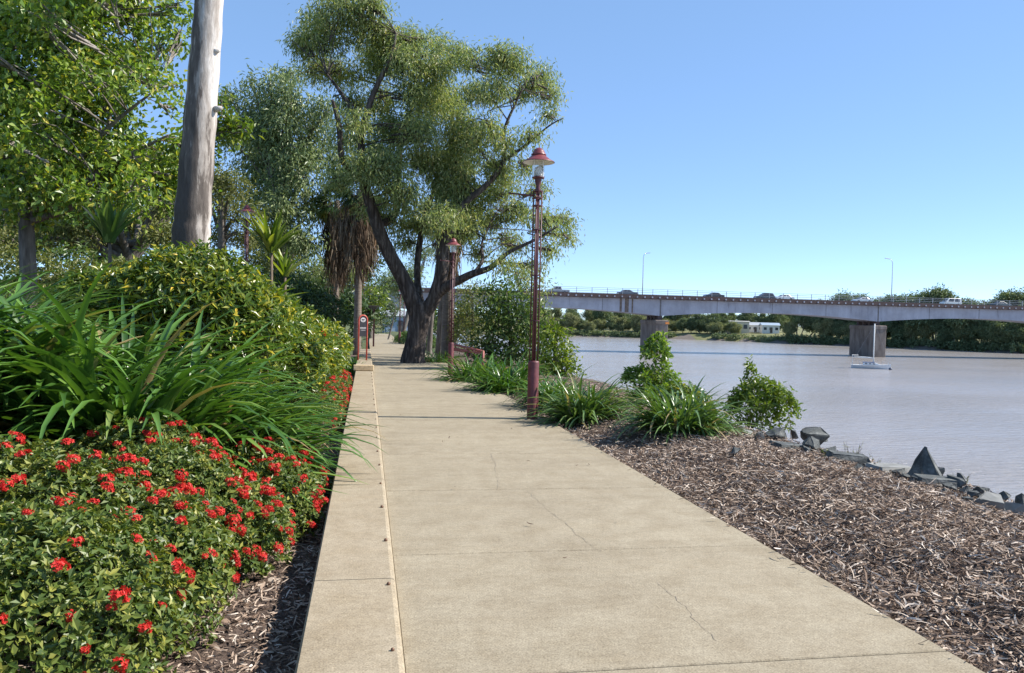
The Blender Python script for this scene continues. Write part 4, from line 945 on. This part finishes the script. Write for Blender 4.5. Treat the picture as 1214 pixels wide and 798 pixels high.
# low barrier
Yb = 26.0; a, b_ = at(537, 408, Yb), at(573, 417, Yb - 2.2)
root = empty('red_barrier', (a.x, a.y, Hs(a.x, a.y)), 'low rusty red barrier rail on the bank behind the second lamp post', 'barrier'); o_ = Vector(root.location)
mb = MB(); mb.tube([a - o_, b_ - o_], .04, 8); mb.build('top_rail', M_rust, root, True)
c = at(537, 416, Yb); d_ = at(572, 420, Yb - 2.2)
mb = MB(); mb.prism([(0, 0), (1, 0), (1, 1), (0, 1)], lambda u_, v_: (c.lerp(d_, u_) if v_ == 0 else a.lerp(b_, u_).lerp(c.lerp(d_, u_), .45)) - o_, lambda u_, v_: (c.lerp(d_, u_) if v_ == 0 else a.lerp(b_, u_).lerp(c.lerp(d_, u_), .45)) - o_ + Vector((.03, .05, 0))); mb.build('lower_panel', M_rust, root)
for pnt in (a, a.lerp(b_, .5), b_):
    mb = MB(); g_ = Hs(pnt.x, pnt.y); mb.tube([pnt - o_, Vector((pnt.x, pnt.y, g_ - .1)) - o_], .035, 8); mb.build('post', M_rust, root, True)
e = at(600, 409, Yb + 1.5); mb = MB(); mb.tube([b_ - o_, at(540, 409.5, Yb + 2.0) - o_], .03, 8); mb.build('back_rail', M_rust, root, True)
# shelter
Yh = 50.0; a, b_ = at(405, 366, Yh), at(447, 363.5, Yh); bs = Vector(((a.x + b_.x)/2, Yh, Hs(b_.x, Yh)))
root = empty('park_shelter', bs, 'small dark flat-roofed shelter beside the palm trunk', 'shelter'); hz = (a.z + b_.z)/2 - bs.z
mb = MB(); mb.box((0, .8, hz), (b_.x - a.x, 2.2, .16)); mb.box((0, .8, hz + .12), (b_.x - a.x + .3, 2.5, .06)); mb.build('roof', M_roof, root)
for x_ in (-.9, .9):
    for y_ in (-.1, 1.7):
        mb = MB(); mb.box((x_, y_, hz/2 - .1), (.09, .09, hz + .1)); mb.build('post', M_ldark, root)
# pale building glimpsed past the bend
M_pale = simple('pale_wall', (.27, .34, .42), .7, 0, .1, 3, 0); M_wht = simple('white_wall', (.72, .72, .70), .7, 0, .08, 2, 0); M_glz = simple('window_glass', (.04, .05, .06), .15, 0, .2, 3, 0); M_tin = simple('tin_roof', (.45, .46, .47), .45, .3, .12, 4, 0); M_cream = simple('cream_wall', (.62, .56, .45), .8, 0, .1, 2, 0)
def house(name, label, c, w, d, h, rz, wall, roof, nwin, cat='building', group=None, pitch=.18):
    root = empty(name, c, label, cat, group, rz)
    mb = MB(); mb.box((0, 0, h/2 - .5), (w, d, h + 1)); mb.build('wall', wall, root)
    mb = MB(); o = .4; mb.prism([(-d/2 - o, h), (d/2 + o, h), (0, h + d*pitch)], lambda a, b_: Vector((-w/2 - o, a, b_ + .003)), lambda a, b_: Vector((w/2 + o, a, b_ + .003))); mb.build('roof', roof, root)
    for k in range(nwin):
        x_ = -w/2 + w*(k + .5)/nwin; mb = MB(); mb.box((x_, -d/2 - .03, h*.55), (w/nwin*.5, .06, h*.35)); mb.build('window', M_glz, root)
    mb = MB(); mb.box((w*.02, -d/2 - .04, h*.33), (1.0, .08, h*.66)); mb.build('door', M_roof, root)
    return root
p = at(472, 388, 135); house('park_building', 'pale blue low building beyond the bend, partly behind the gum trunk', (p.x, 135, Hs(p.x, 135)), 4.6, 5, 2.6, .1, M_pale, M_tin, 3)

# ================================================================== BRIDGE
YB = 170.0; SP = 54.1; P1 = 64.7
m, n, l, p = newmat('bridge_concrete')
v = coords(n, l, 'Object', (.35, 1, .05)); t = noise(n, l, 2.2, 7, v, .7); v2 = coords(n, l); t2 = noise(n, l, .25, 6, v2, .6)
r = ramp(n, [(.30, (.17, .155, .165)), (.40, (.335, .345, .40)), (.7, (.41, .42, .475))]); l.new(t.outputs[0], r.inputs[0])
r2 = ramp(n, [(.3, (.78, .76, .75)), (.6, (1.05, 1.05, 1.05))]); l.new(t2.outputs[0], r2.inputs[0])
l.new(mixc(n, l, 1, r.outputs[0], r2.outputs[0], 'MULTIPLY'), p.inputs['Base Color']); p.inputs['Roughness'].default_value = .85; M_brg = m
M_pier = bark('pier_concrete', [(.3, (.11, .09, .08)), (.55, (.20, .17, .152)), (.8, (.28, .245, .22))], (1, 1, .35), .9, .9, .4, .05)
M_band = simple('deck_edge', (.085, .055, .05), .8, 0, .3, 2, 0); M_rail = simple('rail_steel', (.38, .38, .40), .5, .4, .1, 5, 0)
M_asph = simple('asphalt', (.05, .05, .052), .9, 0, .2, 3, 0); M_gal = simple('galvanised', (.55, .56, .58), .4, .6, .1, 5, 0)
broot = empty('road_bridge', (P1, YB, 0), 'long concrete road bridge with haunched girders crossing the river', 'bridge')
BW = 9.5; zg1, zpier, zmid = 6.65, 2.95, 4.25; XA, XB = -SP*2.0, SP*6.0
def soffit(x):
    f = (x/SP) % 1.0; d_ = min(f, 1 - f)*2   # 0 at pier, 1 mid
    return zpier + (zmid - zpier)*(1 - (1 - d_)**1.9)
xsn = np.linspace(XA, XB, 321); mb = MB()
for k in range(320):
    x0, x1 = xsn[k], xsn[k+1]
    mb.prism([(x0, zg1), (x0, soffit(x0)), (x1, soffit(x1)), (x1, zg1)], lambda a, b_: Vector((a, .9, b_)), lambda a, b_: Vector((a, BW - .9, b_)))
gd = mb.build('girder', M_brg, broot)
bm = bmesh.new(); bm.from_mesh(gd.data); bmesh.ops.remove_doubles(bm, verts=bm.verts, dist=.001)
dup = {}
kill = [f for f in bm.faces if abs(f.normal.x) > .9 and XA + .1 < f.calc_center_median().x < XB - .1]
bmesh.ops.delete(bm, geom=kill, context='FACES_ONLY'); bmesh.ops.recalc_face_normals(bm, faces=bm.faces); bm.to_mesh(gd.data); bm.free()
# thin pour lines and hinge joints in the girder face, plain grey strips
mb = MB()
for k in range(-8, 25):
    x_ = k*SP/4 + (0 if k % 4 else 0); wj = .30 if k % 4 == 0 else .07
    zb = soffit(x_); mb.box((x_, .885, (zg1 - .05 + zb)/2), (wj, .05, zg1 - zb - .1))
mb.build('pour_joint', simple('joint_grey', (.16, .15, .15), .9, 0, .2, 2, 0), broot)
mb = MB()
for x_, w_ in ((-9.3, .5), (-7.9, .9), (-6.6, .35)):
    mb.box((x_, .893, (zg1 + soffit(x_))/2), (w_, .02, zg1 - soffit(x_) - .1))
mb.build('rust_stain', simple('stain', (.15, .115, .095), .9, 0, .5, 1.2, 0), broot)
mb = MB(); mb.box(((XA + XB)/2, BW/2, 6.93), (XB - XA, BW - .71, .56)); mb.build('deck', M_band, broot)
mb = MB()
for yy in (.175, BW - .175): mb.box(((XA + XB)/2, yy, 7.17), (XB - XA, .35, .92))
mb.build('edge_beam', M_band, broot)
mb = MB(); mb.box(((XA + XB)/2, BW/2, 7.225), (XB - XA, BW - .72, .02)); mb.build('roadway', M_asph, broot)
mb = MB()
for k in range(int((XB - XA)/1.75)):
    mb.box((XA + .9 + k*1.75, -.05, 7.05), (.32, .1, .34))
st = mb.build('bracket_ends', M_brg, broot); st['kind'] = 'stuff'
mb = MB()
for yy in (.08, BW - .08):
    for z_ in (8.85, 8.45, 8.05): mb.box(((XA + XB)/2, yy, z_), (XB - XA, .06, .07 if z_ > 8.7 else .04))
rl_ = mb.build('guard_rail', M_rail, broot)
pmesh = None
for k in range(int((XB - XA)/3.5)):
    x_ = XA + 1 + k*3.5
    if not (-30 < x_ < 140): continue
    if pmesh is None: mb = MB(); mb.box((0, .08, 8.22), (.10, .10, 1.24)); o = mb.build('rail_post', M_rail, broot); pmesh = o
    else: o = pmesh.copy(); COL.objects.link(o); o.parent = broot
    o.location.x = x_
for k in range(-2, 7):
    mb = MB(); x_ = k*SP
    mb.box((x_, BW/2, (2.05 + WZ - 3)/2), (2.9, BW + .6, 2.05 - WZ + 3)); mb.box((x_, BW/2, 2.05 - .5), (3.1, BW + .8, .9)); pr = mb.build('pier', M_pier, broot, bevel=.12)
    for yy in (1.4, 3.6, 5.8, 8.0): mb = MB(); mb.box((x_, yy, 2.45), (1.0, .9, 1.1)); mb.build('bearing', M_band, pr)
mb = MB(); mb.box((1.2, -.38, 1.4), (.9, .12, .45)); mb.build('channel_marker', simple('orange', (.75, .25, .05), .5, 0, .1, 3, 0), broot)
# approach embankment hidden in the trees on our bank
mb = MB(); mb.prism([(XA - 60, 6.6), (XA, 6.6), (XA, -3), (XA - 60, -3)], lambda a, b_: Vector((a, .4, b_)), lambda a, b_: Vector((a, BW - .4, b_))); mb.build('abutment', M_pier, broot)
# bridge lamps
def bridge_lamp(label, px, pytop, arm):
    p = at(px, pytop, YB + BW - .6 if arm < 0 else YB + .5); root = empty('bridge_lamp', (p.x, p.y, 7.2), label, 'lamp post', 'lamp posts on the bridge'); h = p.z - 7.2
    mb = MB(); mb.tube([(0, 0, 0), (0, 0, h*.9), (arm*.15, 0, h*.97), (arm*.55, 0, h)], [.11, .08, .07, .06], 8); mb.build('pole', M_gal, root, True)
    mb = MB(); mb.box((arm, 0, h + .04), (abs(arm)*.85, .3, .16), 0, 0, 0, -.12*np.sign(arm)); mb.build('lamp_head', M_gal, root, bevel=.03)
bridge_lamp('slim lamp post on the bridge above the first pier, head bent to the right', 763, 300, 1.1)
bridge_lamp('slim lamp post on the bridge above the sailboat, head bent to the left', 1058.5, 307, -1.5)

# ================================================================== CARS
M_tyre = simple('tyre', (.02, .02, .02), .8, 0, .2, 5, 0); M_hub = simple('hub', (.4, .4, .42), .35, .7, .1, 5, 0)
m, n, l, p = newmat('car_glass'); p.inputs['Base Color'].default_value = (.03, .035, .045, 1); p.inputs['Roughness'].default_value = .08; M_cgl = m
def paint(c):
    m, n, l, p = newmat('car_paint'); p.inputs['Base Color'].default_value = (*c, 1); p.inputs['Roughness'].default_value = .3; p.inputs['Metallic'].default_value = .25; p.inputs['Coat Weight'].default_value = .6; return m
PROF = {
 'sedan': dict(body=[(-2.3, .35), (-2.32, .75), (-2.2, .92), (-1.35, .97), (-.75, 1.0), (1.05, .98), (2.0, .85), (2.28, .68), (2.3, .35)], cab=[(-1.55, .95), (-.95, 1.40), (.25, 1.43), (1.15, .95)]),
 'wagon': dict(body=[(-2.3, .38), (-2.34, .8), (-2.28, 1.02), (-1.35, 1.05), (1.0, 1.05), (2.0, .95), (2.3, .75), (2.32, .38)], cab=[(-2.22, 1.0), (-1.9, 1.62), (.15, 1.68), (1.1, 1.02)]),
 'ute': dict(body=[(-2.55, .5), (-2.57, .98), (-.75, 1.0), (-.7, 1.02), (1.1, 1.05), (2.2, .98), (2.42, .8), (2.45, .45)], cab=[(-.85, 1.0), (-.7, 1.62), (.55, 1.66), (1.35, 1.04)]),
 'van': dict(body=[(-2.5, .4), (-2.52, 1.1), (1.6, 1.1), (2.3, 1.0), (2.5, .75), (2.5, .4)], cab=[(-2.48, 1.08), (-2.4, 2.0), (1.0, 2.0), (1.9, 1.08)])}
def car(label, kind, col, px, py, dirn, lane):
    p = at(px, py, YB + lane); pr = PROF[kind]; root = empty({'ute': 'pickup_truck', 'van': 'delivery_van'}.get(kind, 'car'), (p.x, YB + lane, 7.24), label, {'ute': 'pickup truck', 'van': 'van'}.get(kind, 'car'), 'cars crossing the bridge', 0 if dirn > 0 else math.pi)
    W_ = .88; pm = paint(col)
    mb = MB(); mb.prism(pr['body'], lambda a, b_: Vector((a, -W_, b_)), lambda a, b_: Vector((a, W_, b_)))
    cab = pr['cab']; zb, ztop = cab[0][1], max(c_[1] for c_ in cab)
    def tap(s): return lambda a, b_: Vector((a, s*(W_ - .04 - .2*(b_ - zb)/(ztop - zb)), b_))
    bd = mb.build('body', pm, root, bevel=.06)
    mb = MB(); mb.prism(cab, tap(-1), tap(1)); mb.build('cabin', pm, root, bevel=.05)
    x0, x1 = cab[0][0], cab[-1][0]; t0, t1 = cab[1][0], cab[2][0]
    for s in (-1, 1):
        segs = [(.12, .46), (.52, .88)]
        for a0, a1 in segs:
            zl, zh = zb + .08, ztop - .09
            def L_(f, z_):
                k = (z_ - zb)/(ztop - zb); return x0 + (t0 - x0)*k + f*((x1 + (t1 - x1)*k) - (x0 + (t0 - x0)*k))
            poly = [(L_(a0, zl), zl), (L_(a1, zl), zl), (L_(a1, zh), zh), (L_(a0, zh), zh)]
            mb = MB(); mb.prism(poly, lambda a, b_: Vector((0, s*.008, 0)) + tap(s)(a, b_), lambda a, b_: tap(s)(a, b_) - Vector((0, s*.03, 0))); mb.build('side_window', M_cgl, root)
    for (xa, za), (xb, zb2), nm in ((cab[-1], cab[-2], 'windscreen'), (cab[0], cab[1], 'rear_window')):
        A, B = Vector((xa, 0, za)), Vector((xb, 0, zb2)); d_ = (B - A); nrm = Vector((d_.z, 0, -d_.x)).normalized()*(1 if nm == 'windscreen' else -1)
        q0, q1 = A.lerp(B, .12), A.lerp(B, .9)
        vs = [q0 + nrm*.012 + Vector((0, -.68, 0)), q0 + nrm*.012 + Vector((0, .68, 0)), q1 + nrm*.012 + Vector((0, .55, 0)), q1 + nrm*.012 + Vector((0, -.55, 0))]
        mb = MB(); mb.add(vs + [q_ - nrm*.03 for q_ in vs], [(0, 1, 2, 3), (7, 6, 5, 4), (0, 4, 5, 1), (1, 5, 6, 2), (2, 6, 7, 3), (3, 7, 4, 0)]); mb.build(nm, M_cgl, root)
    for x_ in (-1.4, 1.42):
        for s in (-1, 1):
            mb = MB(); mb.tube([(x_, s*.70, .33), (x_, s*.90, .33)], .33, 16); wl = mb.build('wheel', M_tyre, root)
            mb = MB(); mb.tube([(x_, s*.88, .33), (x_, s*.91, .33)], .2, 12); mb.build('hub', M_hub, wl)
    return root
car('silver pickup truck on the bridge, nearest the lamp post at the left end', 'ute', (.30, .31, .34), 661, 348, -1, 2.6)
car('dark sedan on the bridge just left of the slim lamp post', 'sedan', (.09, .10, .13), 744, 349, 1, 2.6)
car('black low sedan alone on the bridge between the lamp post and the wagon', 'sedan', (.03, .033, .04), 846, 352, -1, 2.6)
car('dark wagon on the bridge followed closely by a small white car', 'wagon', (.05, .055, .07), 906, 352, -1, 2.6)
car('small white sedan close behind the dark wagon on the bridge', 'sedan', (.7, .7, .7), 929, 353, -1, 2.6)
car('pale sedan on the bridge left of the lamp post above the sailboat', 'sedan', (.5, .52, .55), 1022, 353, -1, 2.6)
car('white van on the bridge near the right picture edge', 'van', (.62, .62, .6), 1127, 355, -1, 6.4)
car('dark small sedan near the right end of the bridge ahead of the white van', 'sedan', (.08, .09, .10), 1187, 358, 1, 2.6)

# ================================================================== SAILBOAT
pbt = onz(1031, 437, WZ); root = empty('sailing_boat', (pbt.x, pbt.y, WZ), 'small white sailing boat with a bare mast moored in front of the right pier', 'boat', None, -math.atan2(pbt.x, pbt.y)*.9)
M_hull = simple('hull_white', (.66, .68, .70), .35, 0, .06, 3, 0); M_cov = simple('canvas_blue', (.06, .09, .2), .7, 0, .2, 5, 0); M_boot = simple('boot_stripe', (.05, .07, .12), .4, 0, .1, 3, 0); M_teak = simple('teak', (.35, .2, .1), .6, 0, .2, 5, 0)
st_ = [(-2.9, .62, .62), (-2.6, .85, .60), (-1, 1.08, .58), (.6, 1.0, .62), (2.0, .58, .72), (2.9, .2, .80), (3.25, .02, .86)]
mb = MB(); vs = []; fs = []; K = 7
for x_, hw, zt in st_:
    for k in range(K):
        f = k/(K-1)*2 - 1; y_ = f*hw; dd_ = 1 - abs(f)**2.2; vs.append((x_ - (.25 if x_ > 2 else 0)*dd_, y_*(1 if abs(f) == 1 else 1), zt - (zt + .35)*dd_ if abs(f) < 1 else zt))
for i in range(len(st_)-1):
    for k in range(K-1): fs.append((i*K+k, i*K+k+1, (i+1)*K+k+1, (i+1)*K+k))
    fs.append((i*K, (i+1)*K, (i+1)*K+K-1, i*K+K-1))
fs.append(tuple(range(K))); mb.add(vs, fs); mb.build('hull', M_hull, root)
mb = MB(); mb.prism([(-1.1, .6), (-.95, 1.02), (.9, .98), (1.7, .68)], lambda a, b_: Vector((a, -.62, b_)), lambda a, b_: Vector((a, .62, b_))); cb = mb.build('cabin', M_hull, root, bevel=.05)
for x_ in (-.6, 0, .6):
    for s in (-1, 1): mb = MB(); mb.box((x_, s*.62, .84), (.38, .03, .15)); mb.build('porthole', M_cgl, cb)
mb = MB(); mb.box((-.2, 0, 1.06), (1.9, 1.0, .12)); mb.build('deck_cover', M_cov, root, bevel=.04)
mb = MB(); mb.tube([(.55, 0, .9), (.55, 0, 7.6)], [.11, .09], 8); mb.build('mast', M_wht, root, True)
mb = MB(); mb.tube([(.55, 0, 1.75), (-2.7, 0, 1.85)], .06, 8); mb.tube([(.4, 0, 1.86), (-2.5, 0, 1.95)], [.06, .1], 8); mb.build('boom', M_wht, root, True)
mb = MB()
for y_ in (-.6, .6):
    for x_ in (-2.7, -1.6, 1.9, 2.9): mb.tube([(x_, y_*(.4 if x_ > 2.5 else .9), .6), (x_, y_*(.4 if x_ > 2.5 else .9), 1.25)], .018, 6)
    mb.tube([(-2.7, y_*.9, 1.25), (-1.6, y_*.9, 1.25)], .016, 6); mb.tube([(1.9, y_*.9, 1.25), (2.9, y_*.4, 1.25)], .016, 6)
mb.build('railing', M_rail, root)
mb = MB()
for e in ((3.2, 0, .9), (-2.85, 0, .7), (.5, 1.0, .65), (.5, -1.0, .65)): mb.tube([(.55, 0, 7.5), e], .010, 4)
mb.build('rigging', M_rail, root)
mb = MB(); mb.box((-2.3, 0, 2.2), (1.0, 1.3, .05)); mb.box((-2.75, -.55, 1.5), (.04, .04, 1.4)); mb.box((-2.75, .55, 1.5), (.04, .04, 1.4)); mb.build('rear_canopy', M_wht, root)
o = onz(1055.5, 438.5, WZ); mb = MB(); mb.lathe([(0, -.1), (.22, 0), (.28, .15), (.2, .32), (0, .4)], n=12); ob = mb.build('mooring_buoy', M_boot, None, True); ob.location = o; tag(ob, 'small dark mooring buoy on the water off the boat bow', 'buoy')

# ================================================================== ROCKS
m, n, l, p = newmat('rubble_stone')
v = coords(n, l); t = noise(n, l, 5, 8, v, .65); t2 = noise(n, l, 40, 4, v, .7)
r = ramp(n, [(.28, (.025, .029, .030)), (.5, (.065, .072, .070)), (.64, (.15, .155, .148)), (.78, (.32, .32, .29))]); l.new(t.outputs[0], r.inputs[0])
l.new(mixc(n, l, .35, r.outputs[0], t2.outputs[0], 'OVERLAY'), p.inputs['Base Color']); p.inputs['Roughness'].default_value = .8; bump(n, l, p, t2.outputs[0], .5, .02); M_rock = m
M_rockl = simple('pale_stone', (.19, .19, .18), .85, 0, .35, 6, .4)
def rock(label, px, py, z, sx, sy, sz, seed, pale=False, pts=None, dz=.05, group='rubble rocks on the bank'):
    rs = np.random.default_rng(seed); p = onz(px, py, z)
    P = pts if pts is not None else unit(rs.normal(0, 1, (10, 3)))*rs.uniform(.8, 1.15, (10, 1))
    bm = bmesh.new(); vs = [bm.verts.new((a*sx*.80, b_*sy*.85, c*sz*.84)) for a, b_, c in P]
    r_ = bmesh.ops.convex_hull(bm, input=vs)
    bmesh.ops.delete(bm, geom=[v_ for v_ in bm.verts if not v_.link_faces], context='VERTS')
    bmesh.ops.dissolve_limit(bm, angle_limit=.3, verts=bm.verts, edges=bm.edges)
    bmesh.ops.bevel(bm, geom=bm.edges[:], offset=min(sx, sz)*.045, segments=2, affect='EDGES', profile=.6)
    bmesh.ops.triangulate(bm, faces=bm.faces); bmesh.ops.subdivide_edges(bm, edges=bm.edges[:], cuts=1)
    for v_ in bm.verts: v_.co += Vector(rs.normal(0, .022*min(sx, sz), 3))
    me = bpy.data.meshes.new('rubble_rock'); bm.to_mesh(me); bm.free(); me.materials.append(M_rockl if pale else M_rock)
    o = bpy.data.objects.new('rubble_rock', me); COL.objects.link(o); o.location = p + Vector((0, 0, dz)); o.rotation_euler.z = rs.random()*.5 - .25
    tag(o, label, 'rock', group)
PYR = np.array([(-1, -.3, -.7), (.1, -1.0, -.7), (1.25, -.2, -.7), (.8, .9, -.6), (-.8, .9, -.6), (-.28, 0, 1.15), (-.05, .35, .85), (.95, .1, -.2)])
SLAB = np.array([(-1, -.8, -.6), (1, -.7, -.7), (1.05, .7, -.6), (-.9, .8, -.6), (-.85, -.6, .35), (.8, -.55, .05), (.9, .6, .1), (-.7, .7, .4)])
rock('tall pointed pyramid-shaped dark rock above the waterline', 1100, 560, .12, .22, .2, .24, 1, pts=PYR)
rock('flat dark rock lying under the pyramid-shaped one', 1108, 574, .06, .27, .2, .10, 2, pts=SLAB)
rock('long dark slab sloping to the right, left of the flat pale slab', 1004, 546, .07, .32, .2, .15, 3, pts=SLAB)
rock('low flat pale slab between the long dark slab and the pyramid rock', 1054, 559, .04, .34, .22, .09, 4, True, pts=SLAB)
rock('rounded dark boulder highest of the group beside the leafy shrub', 964, 521, .10, .24, .22, .19, 15)
rock('squarish dark block under the rounded boulder', 968, 535, .06, .21, .2, .16, 6)
rock('dark block between the squarish block and the long slab', 985, 542, .04, .15, .17, .18, 27)
rock('broad boulder with a pale flat top below the leafy shrub', 933, 533, .05, .28, .24, .14, 8, pts=SLAB)
rock('pale angular boulder left of the broad flat-topped one', 900, 523, .06, .20, .2, .13, 9, True)
rock('small grey boulder at the left end of the rock line', 882, 517, .06, .16, .18, .10, 10, True)
rock('dark stone tucked behind the broad flat-topped boulder', 922, 519, .06, .2, .2, .14, 11)
rock('lone small dark stone sitting in the mulch near the wide clump', 872, 541, .13, .09, .09, .09, 12)
rock('dark angular stone at the lower right of the pyramid rock', 1131, 578, .04, .15, .15, .10, 13)
rock('grey half-buried boulder in the mulch at the right end', 1175, 607, .05, .20, .2, .13, 14, True)
rock('flat grey stone at the picture edge right of the half-buried boulder', 1203, 612, .03, .2, .2, .09, 16, True)
for k, (a, b_, s) in enumerate(((1145, 588, .07), (1163, 588, .08), (1147, 601, .07), (1120, 590, .06), (1075, 572, .06), (1028, 557, .07), (948, 545, .07), (915, 540, .06), (1190, 596, .07), (1140, 574, .08), (1065, 566, .09), (1040, 560, .08), (1018, 561, .07), (996, 553, .08), (956, 541, .09), (975, 527, .08), (941, 520, .09), (890, 530, .07), (910, 533, .08), (1085, 577, .08), (1125, 586, .09), (1155, 594, .08), (1185, 611, .06), (1210, 604, .1), (1168, 598, .07), (865, 522, .08), (850, 516, .07), (1113, 563, .07))):
    rock('small dark broken stone among the larger rubble on the bank', a, b_, .03, s*1.2, s, s, 40 + k, group='small broken stones')
# revetment stones further down the slope (seen when stepping to the side)
for k in range(46):
    x_, y_ = rng.uniform(6.3, 10.5), rng.uniform(4, 22); rs_ = rng.uniform(.2, .4); z_ = Hs(x_, y_)
    rock('dark rubble stone on the slope below the rock line', 600, 500, 0, rs_*1.2, rs_, rs_*.8, 100 + k, group='slope stones'); o = COL.objects[-1]; o.location = (x_, y_, z_)
# dry weeds between the rocks
def weed(label, px, py, z, n_, h, mat):
    b = onz(px, py, z); b.z = Hs(b.x, b.y); root = empty('dry_weed', b, label, 'weed', 'dry weeds'); mb = MB()
    pos = []
    for k in range(n_):
        a = rng.random()*6.28; hh = h*rng.uniform(.5, 1.1); e = Vector((math.cos(a)*hh*.35, math.sin(a)*hh*.35, hh)); s = Vector((rng.normal(0, .05), rng.normal(0, .05), -.02))
        mb.tube([s, s.lerp(e, .5) + Vector((0, 0, .03)), e], [.003, .0025, .001], 3); pos += [tuple(s.lerp(e, f)) for f in rng.uniform(.35, 1, 6)]
    mb.build('stalks', M_dead, root)
    pos = np.array(pos); v, q, rn = leaf_arrays(pos, rng.normal(0, 1, pos.shape), rng.normal(0, 1, pos.shape), .03, .008, .2, .5 + .5*rng.random(len(pos))); npmesh('seed_leaves', v, q, mat, rn, root)
weed('thin dry weed behind the long dark slab', 1012, 540, -.02, 16, .34, G11); weed('thin dry weed in front of the water right of the leafy shrub', 1035, 545, -.05, 9, .3, G11)
weed('wispy dry weed right of the pyramid rock', 1140, 578, -.05, 8, .25, G11); weed('single green sprout between dark rocks', 975, 548, .03, 4, .12, G9)

# ================================================================== FAR BANK
FT = dict(L=.62, W=.30, m=12, sp=.5, droop=.25, out=.5)
protos = []
def far_tree(i, h, rad, mt, lo, ncl, ns):
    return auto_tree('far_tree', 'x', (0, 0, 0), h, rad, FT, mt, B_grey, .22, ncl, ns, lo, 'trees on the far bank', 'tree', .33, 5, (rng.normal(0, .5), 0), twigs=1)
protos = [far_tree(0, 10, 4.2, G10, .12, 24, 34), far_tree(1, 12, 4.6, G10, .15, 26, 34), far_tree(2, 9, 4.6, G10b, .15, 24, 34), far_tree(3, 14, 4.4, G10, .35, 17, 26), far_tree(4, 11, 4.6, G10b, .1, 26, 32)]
used = set()
def put(k, px, off, s, label):
    """tree on the far bank in the direction of px, off metres inland"""
    d = ray(px, 400); t = 150.0
    for _ in range(4000):
        x_, y_ = d.x*t, d.y*t
        if y_ - yfar(x_) > off: break
        t += .5
    o = protos[k] if k not in used else copy_tree(protos[k]); used.add(k)
    o.location = (x_, y_, Hs(x_, y_) - .2); o.scale = (s*rng.uniform(.9, 1.15), s*rng.uniform(.9, 1.15), s); o.rotation_euler.z = rng.random()*6.28
    o['label'] = label; o['group'] = 'trees on the far bank'; o['category'] = 'tree'; return o
LBL = {'l': 'tree in the far-bank row seen below the left half of the bridge', 'm': 'tree of the far-bank line behind the pale buildings', 'r': 'dark tree of the far-bank wood below the right half of the bridge', 't': 'tall far-bank tree whose top shows above the bridge deck'}
x_ = 640
while x_ < 872:
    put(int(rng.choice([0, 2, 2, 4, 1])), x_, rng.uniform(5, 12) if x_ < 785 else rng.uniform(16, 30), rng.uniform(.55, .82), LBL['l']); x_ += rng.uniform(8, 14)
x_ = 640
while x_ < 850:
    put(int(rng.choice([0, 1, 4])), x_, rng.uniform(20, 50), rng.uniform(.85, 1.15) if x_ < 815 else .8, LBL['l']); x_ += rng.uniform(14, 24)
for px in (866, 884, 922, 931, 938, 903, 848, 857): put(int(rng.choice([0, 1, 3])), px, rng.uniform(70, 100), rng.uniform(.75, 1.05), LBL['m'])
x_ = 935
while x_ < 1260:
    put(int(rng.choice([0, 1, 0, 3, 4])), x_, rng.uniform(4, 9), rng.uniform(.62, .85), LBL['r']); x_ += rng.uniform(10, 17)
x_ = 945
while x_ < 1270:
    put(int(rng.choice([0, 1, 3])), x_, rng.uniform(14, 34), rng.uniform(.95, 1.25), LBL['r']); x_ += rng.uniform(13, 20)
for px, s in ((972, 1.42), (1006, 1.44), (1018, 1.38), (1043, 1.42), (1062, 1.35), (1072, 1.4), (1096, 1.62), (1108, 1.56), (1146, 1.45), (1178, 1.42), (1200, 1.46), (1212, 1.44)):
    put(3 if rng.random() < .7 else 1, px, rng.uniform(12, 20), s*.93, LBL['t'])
for px in (560, 580, 600, 620, 500, 530, 470, 440, 410, 380): put(int(rng.choice([0, 1])), px, rng.uniform(6, 20), rng.uniform(.8, 1.1), 'tree on the far bank hidden behind the big gum and bank trees')
# far undergrowth along the waterline
pp, dd, nn = [], [], []
for px in np.arange(640, 1290, 2.6):
    d = ray(px, 400); t = 150.0
    while d.y*t - yfar(d.x*t) < (1.5 if px < 785 or px > 935 else 2.5): t += .5
    if 800 < px < 930 and rng.random() < .7: continue
    hgt = 1.0 if px < 935 else 1.7
    for _ in range(2):
        c = np.array([d.x*t + rng.normal(0, 1), d.y*t + rng.uniform(0, 4), Hs(d.x*t, d.y*t + 2) + hgt*.4])
        a_, b_, c_ = clump_leaves(c, (1.6, 1.4, hgt), 9, 8, .3, .6, .3, .1); pp.append(a_); dd.append(b_); nn.append(c_)
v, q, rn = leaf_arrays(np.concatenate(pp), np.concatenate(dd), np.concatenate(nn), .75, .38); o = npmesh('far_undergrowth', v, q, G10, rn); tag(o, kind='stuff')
def farhouse(px, off, *a, **k):
    d = ray(px, 400); t = 150.0
    while d.y*t - yfar(d.x*t) < off: t += .5
    return house(a[0], a[1], (d.x*t, d.y*t, Hs(d.x*t, d.y*t)), *a[2:], **k)
farhouse(873, 40, 'far_building', 'cream square building on the far bank, the tallest of the pale ones', 9.5, 8, 5.0, -.35, M_cream, M_wht, 3, pitch=.02)
farhouse(893, 52, 'far_building', 'long low white shed on the far bank right of the cream building', 12, 7, 2.9, -.3, M_wht, M_tin, 5)
farhouse(912, 48, 'far_building', 'white shed with a bluish roof on the far bank, nearest the dark trees', 7, 6, 3.2, -.3, M_wht, M_pale, 3)
farhouse(862, 40, 'far_building', 'low white-walled shed left of the cream building on the far bank', 6, 4, 1.8, -.2, M_wht, M_tin, 2)
